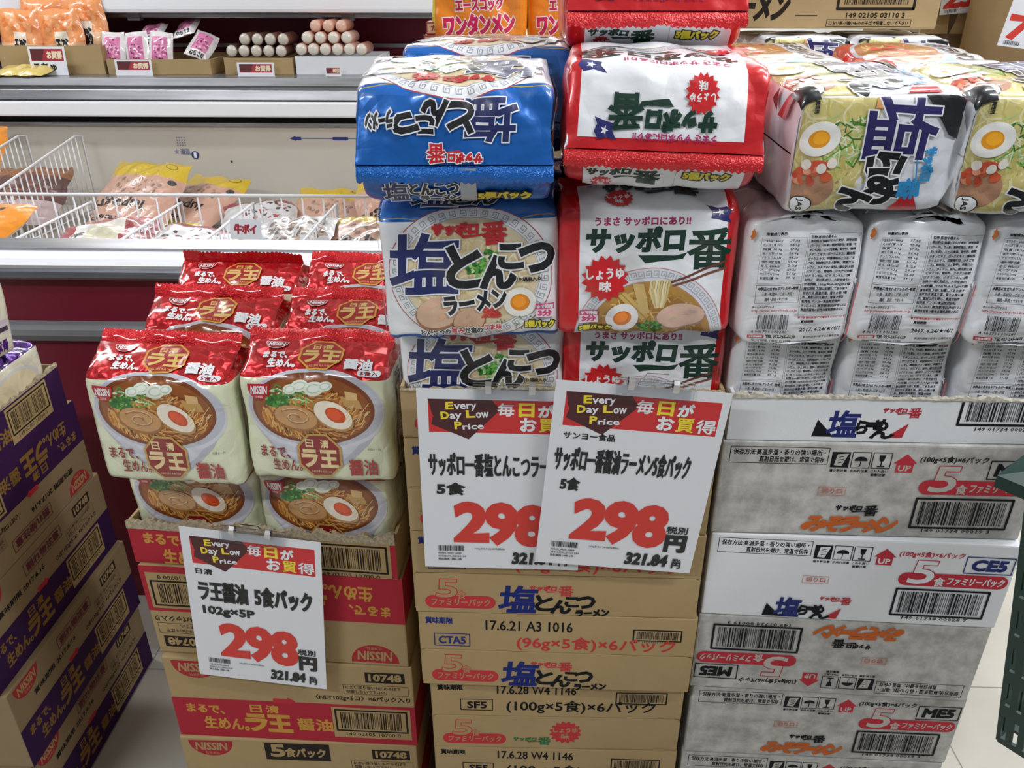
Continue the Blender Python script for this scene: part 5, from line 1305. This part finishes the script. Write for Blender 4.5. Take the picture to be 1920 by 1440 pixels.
make_pack('miso', 'noodle_pack', (0.218, 1.096, 1.312), sideways(3, 4, 0), 'miso ramen pack with red foil ends lying behind the egg picture pack, left one', 'miso ramen packs in the back row', 93, lean=30)
make_pack('miso', 'noodle_pack', (0.402, 1.100, 1.312), sideways(-3, 4, 0), 'miso ramen pack with red foil ends lying behind the egg picture pack, right one', 'miso ramen packs in the back row', 94, lean=30)
for xc in (0.294, 0.424, 0.553):
    make_pack('shio', 'noodle_pack', (xc, 1.105, 0.9625), (0, 0, 90), 'white backed salt ramen pack hidden in the second row behind the front packs', GH, 95, lean=-86, squash=.15, fat=.6, faces='')
    make_pack('shio', 'noodle_pack', (xc, 1.110, 1.098), (0, 0, 90), 'white backed salt ramen pack hidden in the second row behind the front packs', GH, 96, lean=-86, squash=.35, fat=.6, faces='')

# ------------------------------------------------------------------ price cards and their clear clips
CW, CH = 205.0, 287.0
def hang(art, W, H, x, y, z, tilt, lean, yaw, label, cl, cx):
    M = Matrix.Rotation(R(yaw), 3, 'Z') @ Matrix.Rotation(R(lean), 3, 'X') @ Matrix.Rotation(R(tilt), 3, 'Y')
    price_card(art, W, H, (x, y, z), M.to_euler(), label, 'large paper price cards')
    p = Vector((x, y, z)) + M @ Vector((cx, -0.0002, 0.004)); sign_clip(p, M.to_euler(), cl)
a1 = price_card_art(('日清', .2), [('ラ王醤油', .085, .44), ('5食パック', .50, .915)], ('102g×5P', .48), 0, 1, 198, 285)
hang(a1, .198, .285, -0.483, 0.874, 0.783, 4.6, 0.6, -3, 'white price card reading 298 hanging on the left red stack', 'clear plastic clip on the left price card', 0.058)
a2 = price_card_art(None, [('サッポロ一番塩とんこつラーメン5食', .055, .98)], ('5食', .27), 0, 1, 200, 265)
hang(a2, .200, .265, -0.134, 0.815, 1.031, 0.6, 1.0, 0, 'white price card reading 298 hanging on the middle stack, half covered by the other card', 'clear plastic clip on the covered price card below the blue packs', 0.066)
a3 = price_card_art(('サンヨー食品', .38), [('サッポロ一番醤油ラーメン5食パック', .045, .85)], ('5食', .21), 0, 1, 200, 268)
hang(a3, .200, .268, 0.0275, 0.800, 1.052, 4.4, 2.2, 0, 'white price card reading 298 on the middle stack, tilted and overlapping its neighbour', 'clear plastic clip on the tilted price card below the red packs', 0.066)

# ------------------------------------------------------------------ purple cartons at the far left
WP, DP, HP = 0.43, 0.34, 0.179
GP = 'purple and kraft noodle cartons at the far left'
for i, (x, y, flip, lab) in enumerate(((-0.902, 0.952, False, 'purple and kraft noodle carton on the floor at the far left'), (-0.893, 0.948, False, 'purple and kraft carton with a maker badge, second from the floor at far left'),
                                    (-0.905, 0.945, False, 'purple and kraft noodle carton third from the floor at the far left'), (-0.905, 0.930, True, 'purple and kraft noodle carton standing upside down under the open purple tray'))):
    A = purple_face(HP * 1000, WP * 1000, flip)
    if flip: A = flipped(A, WP * 1000, HP * 1000)
    o = carton('carton', WP, DP, HP, 'kraft_dark', A, (x, y, i * HP), R(90), lab, GP)
fa = raoh_face(90.0, WP * 1000, hexc('#391c48'), bits='band', gold='#8d6a34'); fa.clip(0, 6, WP * 1000, 90)
tray('open_tray', WP, DP, 0.082, 'kraft_dark', Art().add(fa, 1, 0, 1, -6), (-0.905, 0.912, 4 * HP), R(90), 'open purple tray at the far left holding cream packs with purple tops', None, seed=14, rim=0.002)
GQ = 'pork ramen packs with purple foil tops'
make_pack('purple', 'noodle_pack', (-0.972, 1.225, 0.722), (0, 0, 90), 'cream pack with a purple foil top standing in the open purple tray', GQ, 101, lean=-80, squash=.6)
make_pack('purple', 'noodle_pack', (-0.972, 1.165, 0.880), (0, 5, 85), 'cream pack standing uppermost on the purple topped pack at the left edge', GQ, 102, lean=-40)
make_pack('purple', 'noodle_pack', (-0.972, 1.020, 0.722), (0, 0, 90), 'cream pack with a purple foil top in the purple tray, left of the photo edge', GQ, 103, lean=-80, squash=.6)

# ------------------------------------------------------------------ goods further back on the right of the freezer
GBk = 'plain kraft cartons of the display behind'
for j, (x, yb) in enumerate(((-0.215, 1.62),)):
    for i in range(6):
        carton('carton', 0.39, 0.33, 0.223, 'kraft_dark', None, (x, yb, i * 0.223), 0, 'plain kraft carton in the stack carrying the orange packs, behind the blue and red packs', GBk)
GW = 'orange wonton noodle packs'
make_pack('wonton', 'noodle_pack', (-0.110, 1.705, 1.341), (0, 0, 2), 'orange wonton noodle pack above the blue packs, left one', GW, 111, lean=-40)
make_pack('wonton', 'noodle_pack', (0.072, 1.735, 1.341), (0, 0, -3), 'orange wonton noodle pack above the blue packs, right one beside the red pile', GW, 112, lean=-40)
for i in range(2):
    b = MB().box(0, 0.05, 0, 0.06, 0, 0.022, c=hexc('#8e3a2c'), bev=0.001); A = Art(); A.rect(3, 3, 47, 19, hexc('#c9a07c')); A.text('だし', 10, 6, 40, 16, hexc('#7a2420'), .6); b.art(A, (0, 0, 0), (1, 0, 0), (0, 0, 1), slot=0)
    o = b.build('soup_box', ['paper_ink']); o.location = (-0.214 + .004 * i, 1.64 + .01 * i, 1.339 + .0225 * i); tag(o, ['small red brown packet at the left foot of the orange packs, lower', 'small red brown packet at the left foot of the orange packs, upper'][i], 'packet', 'small packets by the orange packs')
for i in range(6):
    carton('carton', 0.36, 0.33, 0.2135, 'kraft_dark', None, (0.29, 1.40, i * 0.2135), 0, 'plain kraft carton in the stack behind the salt ramen, under the flat white packs', GBk)
    carton('carton', 0.36, 0.33, 0.218, 'kraft_dark', None, (0.66, 1.40, i * 0.218), 0, 'plain kraft carton in the stack behind the salt ramen at the right photo edge', GBk)
for i, (x, lab) in enumerate(((0.385, 'white ramen pack lying flat under the kraft case with black lettering, left one'), (0.545, 'white ramen pack lying flat under the kraft case with black lettering, right one'))):
    make_pack('shio', 'noodle_pack', (x - .02, 1.50, 1.330), sideways(4 - 6 * i, 0, 0), lab, 'white packs at the back right', 121 + i, lean=10, crease=1.4, fat=.2, faces='R').scale = (1, .7, 1)
def lettered_case():
    W, H = 360.0, 150.0; A = Art(); g = hexc('#2a211a')
    A.text('ラーメン', 14, 14, 116, 52, g, 2.4, shear=.2); A.line([(130, 20), (165, 20)], 1.5, g); A.barcode(196, 30, 318, 110, g, 5, 4.5); A.text('149 02105 03110 3', 212, 17, 306, 24, g, .3)
    A.frame(182, 4, 318, 14, .8, g); A.text('におい移り強いもののそばで保管しないで下さい', 186, 6, 314, 12, g, .2)
    return A
carton('carton', 0.36, 0.30, 0.15, 'kraft', lettered_case(), (0.292, 1.44, 1.382), 0, 'kraft case with black lettering and a barcode at the photo top, behind the salt ramen', None)
zt = 6 * 0.2265
for i in range(6): carton('carton', 0.36, 0.33, 0.2265, 'kraft_dark', None, (0.774, 1.755, i * 0.2265), 0, 'plain kraft carton in the stack under the cut open tray at the back right', GBk)
tr = MB().box(0, 0.36, 0.0, 0.005, 0.0005, 0.30).box(0, 0.005, 0.005, 0.3, 0.0005, 0.26).box(0.355, 0.36, 0.005, 0.3, 0.0005, 0.3).box(0.005, 0.355, 0.005, 0.3, 0.0005, 0.006).build('open_tray', ['kraft_dark']); tr.location = (0.774, 1.76, zt); tag(tr, 'cut open kraft tray with two price cards at the back right', CAT_BOX)
for pts in ([(0.0, 0), (0.055, 0), (0.05, .045), (0.02, .075), (0, .06)], [(0.06, 0), (0.115, 0), (0.088, 0.105)]):
    n = len(pts); V = [(x - .012, y, z) for y in (-.012, -.008) for x, z in pts]
    MB().add(V, [tuple(range(n)), tuple(range(2 * n - 1, n - 1, -1))] + [(k, k + n, (k + 1) % n + n, (k + 1) % n) for k in range(n)]).build('flap', ['kraft'], tr)
def far_card(price, W, H):
    A = Art(); A.text(price, 8, 13, W - 30, 44, hexc('#cf3a30'), 3); A.text('円', W - 26, 18, W - 8, 32, INK, 1.5); A.text('税込', W - 24, 35, W - 8, 44, INK, .6); A.barcode(8, 3, 34, 9, INK, 4, 0, 20); A.text('257.04' if price == '238' else '84.24', W - 58, 3, W - 12, 11, INK, .6); A.rect(6, H - 46, W - 6, H - 8, hexc('#cf2b30')); A.text('お買得', 30, H - 40, W - 20, H - 14, WHITE, 1.2)
    return A
price_card(far_card('238', 120, 170), .12, .17, (0.776, 1.742, 1.562), (0, R(-5), 0), 'white price card with 238 in red hanging on the cut kraft tray', None)
price_card(far_card('238', 110, 150), .11, .15, (0.885, 1.75, 1.545), (0, R(-3), 0), 'white price card with 238 half tucked behind another card on the cut kraft tray', None)
carton('carton', 0.30, 0.30, 0.34, 'kraft', None, (0.828, 1.41, 1.309), R(0), 'tall plain kraft case at the upper right corner', None)
price_card(far_card('78', 110, 190), .11, .19, (0.752, 1.385, 1.550), (0, R(7), 0), 'white price card with 78 in red at the upper right photo corner', None)

# ------------------------------------------------------------------ green shopping basket at the right edge
bk = empty('shopping_basket', (0.55, 0.30, 0.838)); tag(bk, 'dark green slotted plastic shopping basket at the right photo edge', 'shopping basket')
def slotted(p00, p10, p01, p11, nc, nr, sw, sh, name, th=0.0028):
    p00, p10, p01, p11 = (np.array(p, float) for p in (p00, p10, p01, p11))
    xs = []; 
    for k in range(nc): xs += [(k + (1 - sw) / 2) / nc, (k + (1 + sw) / 2) / nc]
    ys = []
    for k in range(nr): ys += [(k + (1 - sh) / 2) / nr, (k + (1 + sh) / 2) / nr]
    xs = [0] + xs + [1]; ys = [0] + ys + [1]
    at = lambda a, b: (p00 * (1 - a) + p10 * a) * (1 - b) + (p01 * (1 - a) + p11 * a) * b
    nrm = np.cross(p10 - p00, p01 - p00); nrm /= np.linalg.norm(nrm)
    nx, ny = len(xs), len(ys); V = [at(a, b) + nrm * (s * th / 2) for s in (1, -1) for b in ys for a in xs]; F = []
    solid = lambda i, j: 0 <= i < nx - 1 and 0 <= j < ny - 1 and not (i % 2 == 1 and j % 2 == 1)
    I = lambda s, i, j: s * nx * ny + j * nx + i
    for j in range(ny - 1):
        for i in range(nx - 1):
            if solid(i, j):
                F += [(I(0, i, j), I(0, i + 1, j), I(0, i + 1, j + 1), I(0, i, j + 1)), (I(1, i, j), I(1, i, j + 1), I(1, i + 1, j + 1), I(1, i + 1, j))]
                for (di, dj, a, b) in ((-1, 0, (i, j + 1), (i, j)), (1, 0, (i + 1, j), (i + 1, j + 1)), (0, -1, (i, j), (i + 1, j)), (0, 1, (i + 1, j + 1), (i, j + 1))):
                    if not solid(i + di, j + dj): F.append((I(0, *a), I(1, *a), I(1, *b), I(0, *b)))
    o = MB().add(V, F).build(name, ['basket_green'], bk); o.location = -bk.location; return o
zt_, zb_ = 1.128, 0.852
def turn(x, y, a=R(40), ox=0.366, oy=0.50):
    return (ox + (x - ox) * math.cos(a) - (y - oy) * math.sin(a), oy + (x - ox) * math.sin(a) + (y - oy) * math.cos(a))
T_ = [turn(*q) for q in ((0.366, 0.16), (0.366, 0.50), (0.78, 0.50), (0.78, 0.16))]; B_ = [turn(*q) for q in ((0.402, 0.20), (0.402, 0.466), (0.74, 0.466), (0.74, 0.20))]
c3 = lambda p, z: (p[0], p[1], z)
for k in range(4):
    a, b = k, (k + 1) % 4
    slotted(c3(B_[a], zb_), c3(B_[b], zb_), c3(T_[a], zt_), c3(T_[b], zt_), 30, 7, .45, .66, 'side_wall')
slotted(c3(B_[0], zb_), c3(B_[3], zb_), c3(B_[1], zb_), c3(B_[2], zb_), 12, 12, .5, .5, 'floor_grid')
rim = MB()
for k in range(4):
    a, b = T_[k], T_[(k + 1) % 4]; rim.tube([c3(a, zt_), c3(b, zt_)], 0.006, n=8)
q = 0.016; lip = [turn(*w) for w in ((0.366 - q, 0.16 - q), (0.366 - q, 0.50 + q), (0.78 + q, 0.50 + q), (0.78 + q, 0.16 - q))]
for k in range(4):
    a, b, c, d = T_[k], T_[(k + 1) % 4], lip[(k + 1) % 4], lip[k]
    V = [c3(a, zt_ + .004), c3(b, zt_ + .004), c3(c, zt_ - .002), c3(d, zt_ - .002), c3(a, zt_ - .002), c3(b, zt_ - .002), c3(c, zt_ - .012), c3(d, zt_ - .012)]
    rim.add(V, [(0, 1, 2, 3), (7, 6, 5, 4), (0, 4, 5, 1), (1, 5, 6, 2), (2, 6, 7, 3), (3, 7, 4, 0)])
ro = rim.build('rim', ['basket_green'], bk); ro.location = -bk.location
